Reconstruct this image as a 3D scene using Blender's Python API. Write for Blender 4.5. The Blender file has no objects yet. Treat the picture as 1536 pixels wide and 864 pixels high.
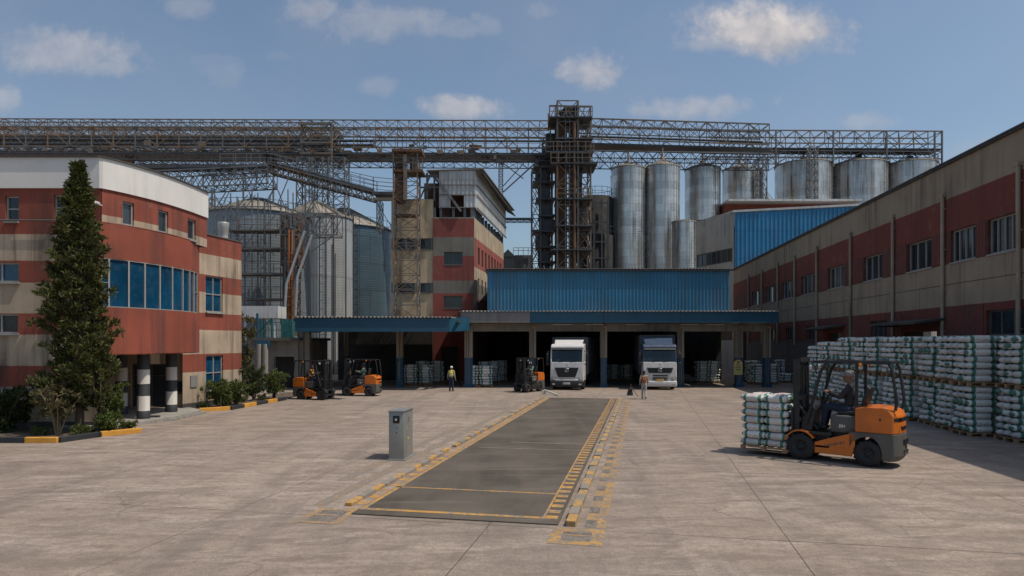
import bpy, bmesh, math, random
from mathutils import Vector, Matrix, noise

RND = random.Random(11)
S = bpy.context.scene
C = S.collection
rad = math.radians
Z = Vector((0, 0, 1))


# ---------------------------------------------------------------- measuring
def at(px, py, Y):
    return Vector(((px - 768) / 1000 * Y, Y, 3.5 + (512 - py) / 1000 * Y))


def gx(px, Y):
    return (px - 768) / 1000 * Y


def gz(py, Y):
    return 3.5 + (512 - py) / 1000 * Y


def ground(px, py):
    Y = 3500 / (py - 512)
    return Vector((gx(px, Y), Y, 0))


# ---------------------------------------------------------------- mesh builder
class MB:
    def __init__(s, M=None):
        s.v, s.f, s.mi, s.sm, s.uv = [], [], [], [], {}
        s.M = M or Matrix()
        s.m = 0

    def add(s, vs, fs, smooth=False, uvs=None):
        b = len(s.v)
        M = s.M
        s.v.extend([tuple(M @ Vector(v)) for v in vs])
        if uvs:
            for i, u in enumerate(uvs):
                s.uv[b + i] = u
        for f in fs:
            s.f.append([b + i for i in f])
            s.mi.append(s.m)
            s.sm.append(smooth)

    def quad(s, a, b, c, d):
        s.add([a, b, c, d], [(0, 1, 2, 3)])

    def box(s, c, size, rot=None):
        x, y, z = [k / 2 for k in size]
        vs = [Vector(p) for p in ((-x, -y, -z), (x, -y, -z), (x, y, -z), (-x, y, -z), (-x, -y, z), (x, -y, z), (x, y, z), (-x, y, z))]
        if rot is not None:
            if not isinstance(rot, Matrix):
                rot = Matrix.Rotation(rot, 3, 'Z')
            vs = [rot @ v for v in vs]
        c = Vector(c)
        s.add([v + c for v in vs], [(0, 3, 2, 1), (4, 5, 6, 7), (0, 1, 5, 4), (1, 2, 6, 5), (2, 3, 7, 6), (3, 0, 4, 7)])

    def span(s, a, b):
        s.box([(p + q) / 2 for p, q in zip(a, b)], [abs(q - p) for p, q in zip(a, b)])

    def rbox(s, c, size, r=.03, seg=2, rot=None, smooth=True):
        bm = bmesh.new()
        bmesh.ops.create_cube(bm, size=1)
        for v in bm.verts:
            v.co = Vector((v.co.x * size[0], v.co.y * size[1], v.co.z * size[2]))
        bmesh.ops.bevel(bm, geom=bm.edges[:], offset=min(r, min(size) * .49), segments=seg, affect='EDGES', profile=.5)
        bm.verts.index_update()
        c = Vector(c)
        if rot is not None and not isinstance(rot, Matrix):
            rot = Matrix.Rotation(rot, 3, 'Z')
        vs = [(rot @ v.co if rot is not None else v.co) + c for v in bm.verts]
        s.add(vs, [[v.index for v in f.verts] for f in bm.faces], smooth)
        bm.free()

    def bar(s, a, b, w, h=None, up=Z):
        a, b = Vector(a), Vector(b)
        h = h or w
        d = b - a
        if d.length < 1e-6:
            return
        d.normalize()
        if abs(d.dot(up)) > .98:
            up = Vector((0, 1, 0)) if abs(d.y) < .9 else Vector((1, 0, 0))
        sx = d.cross(up).normalized() * (w / 2)
        sy = sx.cross(d).normalized() * (h / 2)
        vs = [a - sx - sy, a + sx - sy, a + sx + sy, a - sx + sy, b - sx - sy, b + sx - sy, b + sx + sy, b - sx + sy]
        s.add(vs, [(0, 3, 2, 1), (4, 5, 6, 7), (0, 1, 5, 4), (1, 2, 6, 5), (2, 3, 7, 6), (3, 0, 4, 7)])

    def tube(s, a, b, r0, r1=None, n=10, caps=True, smooth=True):
        a, b = Vector(a), Vector(b)
        r1 = r0 if r1 is None else r1
        d = (b - a).normalized()
        u = d.orthogonal().normalized()
        w = d.cross(u)
        vs = []
        for p, r in ((a, r0), (b, r1)):
            for i in range(n):
                t = 2 * math.pi * i / n
                vs.append(p + (u * math.cos(t) + w * math.sin(t)) * r)
        s.add(vs, [(i, (i + 1) % n, n + (i + 1) % n, n + i) for i in range(n)], smooth)
        if caps:
            s.add(vs, [tuple(range(n - 1, -1, -1)), tuple(range(n, 2 * n))])

    def path(s, pts, r, n=8, smooth=True):
        pts = [Vector(p) for p in pts]
        rs = r if isinstance(r, (list, tuple)) else [r] * len(pts)
        rings = []
        u = None
        for i, p in enumerate(pts):
            d = (pts[min(i + 1, len(pts) - 1)] - pts[max(i - 1, 0)]).normalized()
            u = d.orthogonal().normalized() if u is None else (u - d * u.dot(d)).normalized()
            w = d.cross(u)
            rings.append([p + (u * math.cos(2 * math.pi * k / n) + w * math.sin(2 * math.pi * k / n)) * rs[i] for k in range(n)])
        vs = [v for ring in rings for v in ring]
        fs = []
        for i in range(len(pts) - 1):
            for k in range(n):
                fs.append((i * n + k, i * n + (k + 1) % n, (i + 1) * n + (k + 1) % n, (i + 1) * n + k))
        s.add(vs, fs, smooth)
        s.add(rings[0][::-1], [tuple(range(n))])
        s.add(rings[-1], [tuple(range(n))])

    def lathe(s, prof, n=24, c=(0, 0, 0), smooth=True, axis=None):
        c = Vector(c)
        A = axis or Matrix.Identity(3)
        vs = []
        for r, z in prof:
            for k in range(n):
                t = 2 * math.pi * k / n
                vs.append(A @ Vector((r * math.cos(t), r * math.sin(t), z)) + c)
        fs = []
        for i in range(len(prof) - 1):
            for k in range(n):
                fs.append((i * n + k, i * n + (k + 1) % n, (i + 1) * n + (k + 1) % n, (i + 1) * n + k))
        s.add(vs, fs, smooth)

    def ball(s, c, r, seg=10, rot=None):
        rr = (r, r, r) if not isinstance(r, (tuple, list)) else r
        c = Vector(c)
        vs, fs = [], []
        nz = max(5, seg * 2 // 3)
        for i in range(nz + 1):
            p = math.pi * i / nz
            for k in range(seg):
                t = 2 * math.pi * k / seg
                v = Vector((rr[0] * math.sin(p) * math.cos(t), rr[1] * math.sin(p) * math.sin(t), -rr[2] * math.cos(p)))
                if rot is not None:
                    v = rot @ v
                vs.append(v + c)
        for i in range(nz):
            for k in range(seg):
                fs.append((i * seg + k, i * seg + (k + 1) % seg, (i + 1) * seg + (k + 1) % seg, (i + 1) * seg + k))
        s.add(vs, fs, True)

    def prism(s, poly, vec, smooth=False):
        poly = [Vector(p) for p in poly]
        vec = Vector(vec)
        n = len(poly)
        vs = poly + [p + vec for p in poly]
        s.add(vs, [tuple(range(n - 1, -1, -1)), tuple(range(n, 2 * n))] + [(i, (i + 1) % n, n + (i + 1) % n, n + i) for i in range(n)], smooth)


def wm(o):
    m = o.matrix_basis.copy()
    if o.parent:
        m = wm(o.parent) @ o.matrix_parent_inverse @ m
    return m


SPLIT = set('machinery platform steel_post railing tube_lamp inner_wall roof_truss rafter pipe silver_chute orange_pipe elevator_casing trestle pale_pillar cladding_rail marker_lamp cover_lettering blue_sheet_side lock side_frame pillar screw side_window roof_edge fascia conveyor_cover vent_slot counterweight_slot door_canopy canopy_roof bulb'.split())


def clusters(mb, gap=.04):
    """groups of faces whose pieces touch or nearly touch"""
    par = list(range(len(mb.v)))

    def find(i):
        while par[i] != i:
            par[i] = par[par[i]]
            i = par[i]
        return i
    for f in mb.f:
        for k in f[1:]:
            par[find(k)] = find(f[0])
    isl = {}
    for i, v in enumerate(mb.v):
        r = find(i)
        b = isl.setdefault(r, [list(v), list(v)])
        for k in range(3):
            b[0][k] = min(b[0][k], v[k])
            b[1][k] = max(b[1][k], v[k])
    keys = list(isl)
    cl = {k: k for k in keys}

    def top(k):
        while cl[k] != k:
            k = cl[k]
        return k
    for i, a in enumerate(keys):
        for b in keys[i + 1:]:
            A, B = isl[a], isl[b]
            if all(A[0][k] - gap <= B[1][k] and B[0][k] - gap <= A[1][k] for k in range(3)):
                cl[top(b)] = top(a)
    out = {}
    for fi, f in enumerate(mb.f):
        out.setdefault(top(find(f[0])), []).append(fi)
    return list(out.values())


def obj(name, mb, mats, parent=None, world=False, bevel=0, seg=2):
    if name in SPLIT and parent:
        gr = clusters(mb)
        if len(gr) > 1:
            for g_ in gr:
                s_ = MB()
                mp = {}
                for fi in g_:
                    for i in mb.f[fi]:
                        if i not in mp:
                            mp[i] = len(s_.v)
                            s_.v.append(mb.v[i])
                    s_.f.append([mp[i] for i in mb.f[fi]])
                    s_.mi.append(mb.mi[fi])
                    s_.sm.append(mb.sm[fi])
                o = obj_one(name, s_, mats, parent, world, bevel, seg)
            return o
    return obj_one(name, mb, mats, parent, world, bevel, seg)


def obj_one(name, mb, mats, parent=None, world=False, bevel=0, seg=2):
    me = bpy.data.meshes.new(name)
    me.from_pydata(mb.v, [], mb.f)
    if not isinstance(mats, (list, tuple)):
        mats = [mats]
    for m in mats:
        me.materials.append(m)
    me.polygons.foreach_set('material_index', mb.mi)
    me.polygons.foreach_set('use_smooth', mb.sm)
    if mb.uv:
        l = me.uv_layers.new(name='UVMap')
        for lp in me.loops:
            l.data[lp.index].uv = mb.uv.get(lp.vertex_index, (0, 0))
    me.update()
    o = bpy.data.objects.new(name, me)
    C.objects.link(o)
    if parent:
        o.parent = parent
        if world:
            o.matrix_parent_inverse = wm(parent).inverted()
    if bevel:
        m = o.modifiers.new('Bevel', 'BEVEL')
        m.width = bevel
        m.segments = seg
        m.limit_method = 'ANGLE'
    return o


def tag(o, label, cat, group=None, kind=None):
    o['label'] = label
    o['category'] = cat
    if group:
        o['group'] = group
    if kind:
        o['kind'] = kind
    return o


def thing(name, label, cat, loc=(0, 0, 0), rotz=0, group=None):
    o = bpy.data.objects.new(name, None)
    o.empty_display_size = .3
    C.objects.link(o)
    o.location = loc
    o.rotation_euler = (0, 0, rotz)
    return tag(o, label, cat, group)


def structure(name, mb, mats, label=None):
    o = obj(name, mb, mats)
    o['kind'] = 'structure'
    if label:
        o['label'] = label
    return o


def copy_tree(o, parent=None):
    kids = list(o.children)
    c = o.copy()
    C.objects.link(c)
    if parent:
        c.parent = parent
        c.matrix_parent_inverse = o.matrix_parent_inverse.copy()
    for k in kids:
        copy_tree(k, c)
    return c


# ---------------------------------------------------------------- materials
class NT:
    def __init__(s, name):
        s.mat = bpy.data.materials.new(name)
        s.mat.use_nodes = True
        s.t = s.mat.node_tree
        s.t.nodes.clear()
        s.out = s.t.nodes.new('ShaderNodeOutputMaterial')
        s.bsdf = s.t.nodes.new('ShaderNodeBsdfPrincipled')
        s.t.links.new(s.bsdf.outputs[0], s.out.inputs[0])
        s._co = None

    def n(s, typ, **kw):
        nd = s.t.nodes.new('ShaderNode' + typ)
        for k, v in kw.items():
            setattr(nd, k, v)
        return nd

    def l(s, a, b):
        s.t.links.new(a, b)

    def put(s, inp, v):
        if hasattr(v, 'is_output') or isinstance(v, bpy.types.NodeSocket):
            s.l(v, inp)
        else:
            inp.default_value = v

    def coord(s, which='Object'):
        if s._co is None:
            s._co = s.n('TexCoord')
        return s._co.outputs[which]

    def mapped(s, scale=(1, 1, 1), rot=(0, 0, 0), loc=(0, 0, 0), vec=None):
        m = s.n('Mapping')
        s.l(vec or s.coord(), m.inputs[0])
        m.inputs['Scale'].default_value = scale
        m.inputs['Rotation'].default_value = rot
        m.inputs['Location'].default_value = loc
        return m.outputs[0]

    def noise(s, scale, detail=5, rough=.55, vec=None, dist=0):
        t = s.n('TexNoise')
        s.l(vec or s.coord(), t.inputs['Vector'])
        t.inputs['Scale'].default_value = scale
        t.inputs['Detail'].default_value = detail
        t.inputs['Roughness'].default_value = rough
        t.inputs['Distortion'].default_value = dist
        return t.outputs[0]

    def math(s, op, a, b=0, clamp=False):
        m = s.n('Math', operation=op, use_clamp=clamp)
        s.put(m.inputs[0], a)
        s.put(m.inputs[1], b)
        return m.outputs[0]

    def rng(s, v, a, b, c=0, d=1, smooth=False):
        m = s.n('MapRange')
        if smooth:
            m.interpolation_type = 'SMOOTHSTEP'
        s.put(m.inputs[0], v)
        for i, k in enumerate((a, b, c, d)):
            m.inputs[i + 1].default_value = k
        return m.outputs[0]

    def mix(s, f, a, b, typ='MIX'):
        m = s.n('MixRGB', blend_type=typ)
        s.put(m.inputs[0], f)
        for i, k in ((1, a), (2, b)):
            if isinstance(k, (tuple, list)):
                k = (*k[:3], 1)
            s.put(m.inputs[i], k)
        return m.outputs[0]

    def xyz(s, v):
        m = s.n('SeparateXYZ')
        s.l(v, m.inputs[0])
        return m.outputs

    def bump(s, h, strength=.3, dist=.02):
        b = s.n('Bump')
        b.inputs['Strength'].default_value = strength
        b.inputs['Distance'].default_value = dist
        s.l(h, b.inputs['Height'])
        s.l(b.outputs[0], s.bsdf.inputs['Normal'])

    def set(s, col=None, rough=.7, metal=0, spec=.5):
        if col is not None:
            if isinstance(col, (tuple, list)):
                col = (*col[:3], 1)
            s.put(s.bsdf.inputs['Base Color'], col)
        s.put(s.bsdf.inputs['Roughness'], rough)
        s.put(s.bsdf.inputs['Metallic'], metal)
        s.bsdf.inputs['Specular IOR Level'].default_value = spec
        return s.mat


def weather(t, col, var=.15, vscale=1.2, streak=0, sscale=3.0, stain=(.06, .045, .035), amount=.35):
    a = t.noise(vscale, 7, .6)
    f = t.rng(a, .3, .7)
    dark = t.mix(1, col, (1 - var,) * 3, 'MULTIPLY')
    light = t.mix(1, col, (1 + var,) * 3, 'MULTIPLY')
    c = t.mix(f, dark, light)
    if streak:
        v = t.mapped((sscale, sscale, sscale * .05))
        n1 = t.noise(1, 6, .65, v)
        n2 = t.noise(.35, 3)
        k = t.math('MULTIPLY', t.rng(n1, .46, .66), t.rng(n2, .32, .6))
        c = t.mix(t.math('MULTIPLY', k, streak, True), c, stain)
    n3 = t.noise(9, 4, .6)
    c = t.mix(t.math('MULTIPLY', t.rng(n3, .58, .75), amount * .5), c, stain)
    return c


def mat(name, col, rough=.7, metal=0, var=.15, vscale=1.2, streak=0, bump=0, bscale=30, spec=.5, amount=.2, stain=(.06, .045, .035), sscale=3.0):
    t = NT(name)
    c = weather(t, (*col, 1), var, vscale, streak, sscale, stain, amount)
    if bump:
        t.bump(t.noise(bscale, 4), bump, .01)
    r = t.rng(t.noise(vscale * 3, 4), .3, .7, max(.03, rough - .1), min(1, rough + .1))
    return t.set(c, r, metal, spec)


def banded(name, bands, rough=.85, streak=.8, var=.2, ripple=0):
    """paint in horizontal bands: list of (z_from, colour) going upwards"""
    t = NT(name)
    z = t.xyz(t.coord())[2]
    w = t.math('ADD', z, t.rng(t.noise(1.3, 3), 0, 1, -.025, .025))
    c = (*bands[0][1], 1)
    first = True
    for zf, col in bands[1:]:
        g = t.math('GREATER_THAN', w, zf)
        c = t.mix(g, c, (*col, 1))
    c = weather(t, c, var, .6, streak, 2.2, (.05, .032, .026), .35)
    # paler rubbed patches
    p = t.rng(t.noise(.9, 8, .7), .58, .72)
    c = t.mix(t.math('MULTIPLY', p, .3), c, (.33, .26, .21))
    p = t.rng(t.noise(4.5, 6, .7), .66, .69)
    c = t.mix(t.math('MULTIPLY', p, .55), c, (.42, .36, .30))
    if ripple:
        x = t.xyz(t.coord())
        wv = t.math('SINE', t.math('MULTIPLY', x[1], ripple))
        t.bump(wv, .5, .03)
    else:
        t.bump(t.noise(25, 5), .18, .01)
    return t.set(c, rough)


RED = (.235, .056, .033)
DRED = (.17, .034, .026)
BEIGE = (.40, .315, .225)
GREYC = (.17, .15, .125)
M = {}
M['red_wall'] = mat('red_painted_render', RED, .85, 0, .14, .7, .55, .15, 25)
M['white_wall'] = mat('white_painted_render', (.66, .635, .60), .85, 0, .06, .6, .22, .1, 25, stain=(.3, .27, .23))
M['beige'] = mat('beige_render', BEIGE, .85, 0, .12, .8, .45, .15, 25)
M['concrete_dark'] = mat('dark_concrete', (.11, .10, .09), .9, 0, .2, 1, .4, .2)
M['concrete'] = mat('grey_concrete', (.27, .25, .22), .9, 0, .15, 1, .5, .2)
M['black_paint'] = mat('black_paint', (.022, .024, .028), .6, 0, .2, 2, 0, .1, amount=.4, stain=(.12, .1, .08))
M['yellow_paint'] = mat('yellow_paint', (.55, .26, .035), .7, 0, .15, 2, 0, .1, amount=.6)
M['white_paint'] = mat('white_paint', (.60, .56, .50), .7, 0, .1, 2, .3, .1, amount=.5)
M['soil'] = mat('soil', (.09, .065, .045), .95, 0, .35, 3, 0, .6, 12)
M['blue_sheet'] = mat('blue_sheet_metal', (.042, .205, .345), .45, .0, .12, .5, .35, 0, stain=(.07, .085, .10))
M['blue_fascia'] = mat('blue_fascia', (.012, .076, .128), .5, 0, .15, .7, .35, 0, stain=(.03, .05, .07))
M['bright_blue'] = mat('bright_blue_sheet', (.032, .24, .45), .5, 0, .12, .5, .35, 0, stain=(.03, .1, .16))
M['grey_sheet'] = mat('grey_sheet_metal', (.34, .335, .325), .5, .3, .14, .8, .5, 0, stain=(.13, .10, .08))
M['roof_sheet'] = mat('weathered_roof_sheet', (.27, .25, .225), .7, .1, .2, .8, .3)
M['roof_dark'] = mat('dark_roof_edge', (.06, .055, .052), .7, 0, .3, 1)
M['window_frame'] = mat('pale_window_frame', (.33, .32, .30), .55, .2, .1, 2)
M['frame_dark'] = mat('dark_window_frame', (.12, .115, .11), .55, .2, .1, 2)
M['black_rubber'] = mat('black_rubber', (.018, .017, .017), .75, 0, .3, 6, 0, .2, amount=.5, stain=(.1, .085, .07))
M['dark_steel'] = mat('dark_machine_steel', (.03, .031, .033), .5, .4, .25, 3, amount=.5, stain=(.09, .07, .055))
M['grey_cast'] = mat('grey_cast_counterweight', (.095, .09, .082), .6, .1, .2, 2, .3, .1, amount=.4)
M['orange'] = mat('orange_machine_paint', (.58, .145, .014), .38, 0, .16, 2, .5, 0, amount=.5, stain=(.1, .05, .03))
M['wood'] = mat('pallet_wood', (.34, .21, .115), .85, 0, .3, 4, 0, .3, amount=.5)
M['seat_black'] = mat('black_vinyl', (.02, .02, .021), .45, 0, .2, 4)
M['galvanised'] = mat('galvanised_cabinet', (.30, .30, .285), .45, .45, .12, 1.5, .35, 0, stain=(.2, .15, .11))
M['lens'] = mat('lens_black', (.008, .008, .009), .15)
M['bright_dot'] = mat('pale_plastic', (.7, .68, .62), .4)
M['truck_white'] = mat('white_truck_paint', (.63, .62, .60), .35, 0, .05, 1.5, .2, amount=.3)
M['truck_navy'] = mat('navy_truck_paint', (.045, .07, .12), .4, 0, .12, 1, .2)
M['truck_box'] = mat('slate_truck_box', (.055, .075, .105), .6, .0, .15, .8, .4)
M['truck_black'] = mat('black_truck_plastic', (.02, .021, .023), .5, 0, .2, 3)
M['headlamp'] = mat('headlamp_glass', (.45, .46, .47), .12, .3, .1, 4)
M['chrome'] = mat('chrome_metal', (.6, .6, .6), .2, .9, .05, 3)
M['plate_yellow'] = mat('yellow_number_plate', (.55, .32, .06), .5)
M['plate_pale'] = mat('pale_number_plate', (.5, .5, .48), .5)
M['skin'] = mat('skin_tone', (.24, .12, .075), .55, 0, .06, 8)
M['skin_dark'] = mat('darker_skin_tone', (.13, .065, .04), .55, 0, .06, 8)
M['hair'] = mat('black_hair', (.012, .01, .009), .6)
M['helmet'] = mat('white_helmet', (.65, .64, .6), .35)
M['grey_helmet'] = mat('grey_cap', (.22, .22, .22), .5)
M['vest'] = mat('yellow_hi_vis_cloth', (.62, .56, .09), .8, 0, .1, 5)
M['navy_cloth'] = mat('navy_cloth', (.016, .026, .05), .9, 0, .2, 6)
M['charcoal_cloth'] = mat('charcoal_cloth', (.028, .028, .032), .9, 0, .2, 6)
M['khaki_cloth'] = mat('khaki_cloth', (.30, .25, .18), .9, 0, .12, 6)
M['grey_cloth'] = mat('pale_grey_cloth', (.36, .35, .34), .9, 0, .12, 6)
M['orange_cloth'] = mat('orange_cloth', (.65, .26, .02), .85, 0, .12, 6)
M['green_cloth'] = mat('sage_green_cloth', (.14, .2, .16), .9, 0, .12, 6)
M['rust_cloth'] = mat('rust_red_canvas', (.30, .11, .06), .9, 0, .15, 6)
M['leather'] = mat('dark_leather', (.02, .015, .012), .6)
M['bark'] = mat('bark', (.10, .07, .048), .95, 0, .3, 5, 0, .5, 20)
M['dry_stem'] = mat('dry_stem', (.25, .18, .11), .9, 0, .2, 5)
M['concrete_kerb'] = mat('weathered_kerb', (.22, .19, .16), .9, 0, .2, 2, 0, .2)
M['shutter'] = mat('roller_shutter', (.22, .21, .2), .7, .1, .1, 1, .4)
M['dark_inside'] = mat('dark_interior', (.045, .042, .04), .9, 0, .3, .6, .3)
M['teal_steel'] = mat('teal_painted_steel', (.02, .12, .12), .6, 0, .3, 2, .3)
M['tank_white'] = mat('white_tank', (.55, .54, .52), .6, 0, .1, 1.5, .5)
M['sign_yellow'] = mat('faded_yellow_sign', (.5, .42, .16), .7)
M['amber'] = mat('amber_lens', (.7, .2, .01), .3)
M['silver_pipe'] = mat('silver_pipe', (.45, .45, .45), .4, .5, .12, 2, .2)
M['rust_pipe'] = mat('rust_orange_pipe', (.30, .11, .035), .7, .1, .3, 1.5, .3)


def sheet_mat(name, col, stain, rough=.5, lap=None, metal=0, axis=0, wide=.9):
    t = NT(name)
    x = t.xyz(t.coord())
    i = t.math('FLOOR', t.math('DIVIDE', t.math('ADD', x[0], x[1]), wide))
    j = t.math('FLOOR', t.math('DIVIDE', x[2], lap or 50))
    cm = t.n('CombineXYZ')
    t.l(i, cm.inputs[0])
    t.l(j, cm.inputs[1])
    w = t.n('TexWhiteNoise', noise_dimensions='3D')
    t.l(cm.outputs[0], w.inputs[0])
    c = t.mix(w.outputs[0], [k * .91 for k in col], [min(1, k * 1.08) for k in col])
    c = weather(t, c, .12, .45, .5, 2.4, stain, .35)
    # sun-bleached patches and rust runs
    c = t.mix(t.rng(t.noise(.35, 5, .65), .5, .72, 0, .3), c, [k * .6 + .12 for k in col])
    r1 = t.math('MULTIPLY', t.rng(t.noise(1, 6, .7, t.mapped((3.5, 3.5, .12), loc=(7, 3, 1))), .6, .68), t.rng(t.noise(.6, 3), .5, .65))
    c = t.mix(t.math('MULTIPLY', r1, .35), c, (.12, .055, .03))
    if lap:
        f = t.math('ABSOLUTE', t.math('SUBTRACT', t.math('FRACT', t.math('DIVIDE', x[2], lap)), .5))
        c = t.mix(t.math('MULTIPLY', t.math('GREATER_THAN', f, .49), .6), c, [k * .35 for k in col])
    t.bump(t.noise(2.2, 3), .35, .03)
    return t.set(c, t.rng(t.noise(2, 4), .3, .7, rough - .1, rough + .12), metal)


M['blue_sheet'] = sheet_mat('blue_sheet_metal', (.036, .170, .285), (.07, .085, .10), .45, 1.9)
M['bright_blue'] = sheet_mat('bright_blue_sheet', (.030, .205, .38), (.03, .1, .16), .5, 3.4, wide=1.1)
M['grey_sheet'] = sheet_mat('grey_sheet_metal', (.50, .495, .48), (.2, .16, .13), .5, 1.3, .3, wide=1.0)


def glass(name, col, rough=.08, var=.5):
    t = NT(name)
    f = t.rng(t.noise(.8, 3), .35, .65)
    c = t.mix(f, [k * (1 - var) for k in col], [k * (1 + var) for k in col])
    rr = t.n('ObjectInfo').outputs['Random']
    c = t.mix(t.rng(rr, .25, 1, 0, .8), c, [k * 2.2 + .012 for k in col]) if name[:4] == 'dark' else t.mix(t.rng(rr, 0, 1, 0, .75), c, [k * .35 for k in col])
    # dust at the foot of the pane
    c = t.mix(t.rng(t.noise(3, 5, .7), .5, .75, 0, .12), c, (.25, .22, .19))
    t.bump(t.noise(.7, 2), .06, .05)
    return t.set(c, rough, 0, .6)


M['blue_glass'] = glass('blue_mirror_glass', (.005, .062, .13), .05, .3)
M['dark_glass'] = glass('dark_window_glass', (.016, .022, .028), .1)
M['windshield'] = glass('windshield_glass', (.012, .03, .034), .06)


def steel(name, grey, rust, amt):
    t = NT(name)
    n1 = t.noise(.35, 5, .65)
    n2 = t.noise(2.2, 5, .65)
    f = t.rng(t.math('ADD', t.math('MULTIPLY', n1, .6), t.math('MULTIPLY', n2, .4)), .62 - amt, .72 - amt * .8)
    c = t.mix(f, grey, rust)
    c = t.mix(t.rng(t.noise(1.1, 3), .55, .7), c, [k * .45 for k in grey])
    return t.set(c, .65, .25)


M['steel'] = steel('weathered_grey_steel', (.155, .16, .165), (.22, .115, .05), .07)
M['steel_dark'] = steel('dark_weathered_steel', (.075, .08, .088), (.14, .08, .04), .03)
M['steel_rust'] = steel('rusty_steel', (.165, .15, .135), (.27, .14, .055), .14)
M['rust_casing'] = steel('rusty_brown_casing', (.085, .05, .032), (.17, .085, .04), .2)


def silo_metal(name, col, metal, rough, ring=1.15, seams=16, var=.16, dark=.5):
    t = NT(name)
    x = t.xyz(t.coord())
    ang = t.math('ARCTAN2', x[1], x[0])
    zi = t.math('FLOOR', t.math('DIVIDE', x[2], ring))
    off = t.math('MULTIPLY', t.math('MODULO', zi, 2), .5)
    ai = t.math('FLOOR', t.math('ADD', t.math('MULTIPLY', ang, seams / (2 * math.pi)), off))
    cm = t.n('CombineXYZ')
    t.l(ai, cm.inputs[0])
    t.l(zi, cm.inputs[1])
    wn = t.n('TexWhiteNoise', noise_dimensions='3D')
    t.l(cm.outputs[0], wn.inputs[0])
    v = t.rng(wn.outputs[0], 0, 1, 1 - var, 1 + var)
    base = t.mix(1, (*col, 1), t.n('CombineXYZ').outputs[0], 'MIX')
    cc = t.n('CombineXYZ')
    for i in range(3):
        t.l(t.math('MULTIPLY', v, col[i]), cc.inputs[i])
    c = cc.outputs[0]
    st = t.noise(1, 6, .65, t.mapped((1.6, 1.6, .07)))
    k = t.math('MULTIPLY', t.rng(st, .47, .64), t.rng(t.noise(.13, 3), .38, .58))
    c = t.mix(t.math('MULTIPLY', k, dark), c, (.10, .07, .05))
    fz = t.math('ABSOLUTE', t.math('SUBTRACT', t.math('FRACT', t.math('DIVIDE', x[2], ring)), .5))
    line = t.math('GREATER_THAN', fz, .47)
    c = t.mix(t.math('MULTIPLY', line, .3), c, [k * .4 for k in col])
    fa = t.math('ABSOLUTE', t.math('SUBTRACT', t.math('FRACT', t.math('ADD', t.math('MULTIPLY', ang, seams / (2 * math.pi)), off)), .5))
    c = t.mix(t.math('MULTIPLY', t.math('GREATER_THAN', fa, .475), .35), c, [k * .45 for k in col])
    w = t.math('SINE', t.math('MULTIPLY', x[2], 2 * math.pi / .28))
    t.bump(w, .12, .03)
    r = t.rng(t.noise(.6, 4), .3, .7, rough - .08, rough + .12)
    return t.set(c, r, metal)


M['silo_bright'] = silo_metal('galvanised_silo', (.60, .58, .55), .72, .3, .95, 7, .17, .9)
M['silo_blue'] = silo_metal('slate_silo', (.22, .255, .285), .3, .5, 3.2, 10, .12, .5)
M['silo_teal'] = silo_metal('dark_teal_silo', (.075, .125, .16), .25, .45, 3.2, 8, .1, .3)
M['silo_pale'] = silo_metal('pale_silo', (.44, .46, .47), .35, .45, 5.2, 18, .1, .4)
M['silo_roof'] = mat('silo_roof_sheet', (.235, .212, .18), .65, .15, .2, .5, .5, stain=(.13, .1, .07))
M['silo_dark'] = mat('soot_dark_bin', (.014, .013, .012), .9, 0, .4, .5, 0, amount=.1, stain=(.03, .025, .02))


def leaf_mat(name, a, b):
    t = NT(name)
    g = t.n('NewGeometry')
    r = g.outputs['Random Per Island']
    n1 = t.noise(1.4, 3)
    f = t.math('ADD', t.math('MULTIPLY', r, .6), t.math('MULTIPLY', t.rng(n1, .3, .7), .4))
    c = t.mix(f, a, b)
    t.set(c, .6, 0, .3)
    tr = t.n('BsdfTranslucent')
    t.l(c, tr.inputs[0])
    m = t.n('MixShader')
    m.inputs[0].default_value = .22
    t.l(t.bsdf.outputs[0], m.inputs[1])
    t.l(tr.outputs[0], m.inputs[2])
    t.l(m.outputs[0], t.out.inputs[0])
    return t.mat


M['conifer'] = leaf_mat('conifer_foliage', (.018, .028, .009), (.13, .135, .036))
M['shrub'] = leaf_mat('shrub_leaves', (.03, .055, .012), (.14, .17, .035))
M['shrub_dark'] = leaf_mat('dark_shrub_leaves', (.012, .022, .008), (.06, .085, .022))
M['dusty'] = leaf_mat('dusty_leaves', (.06, .055, .025), (.16, .14, .06))


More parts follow.
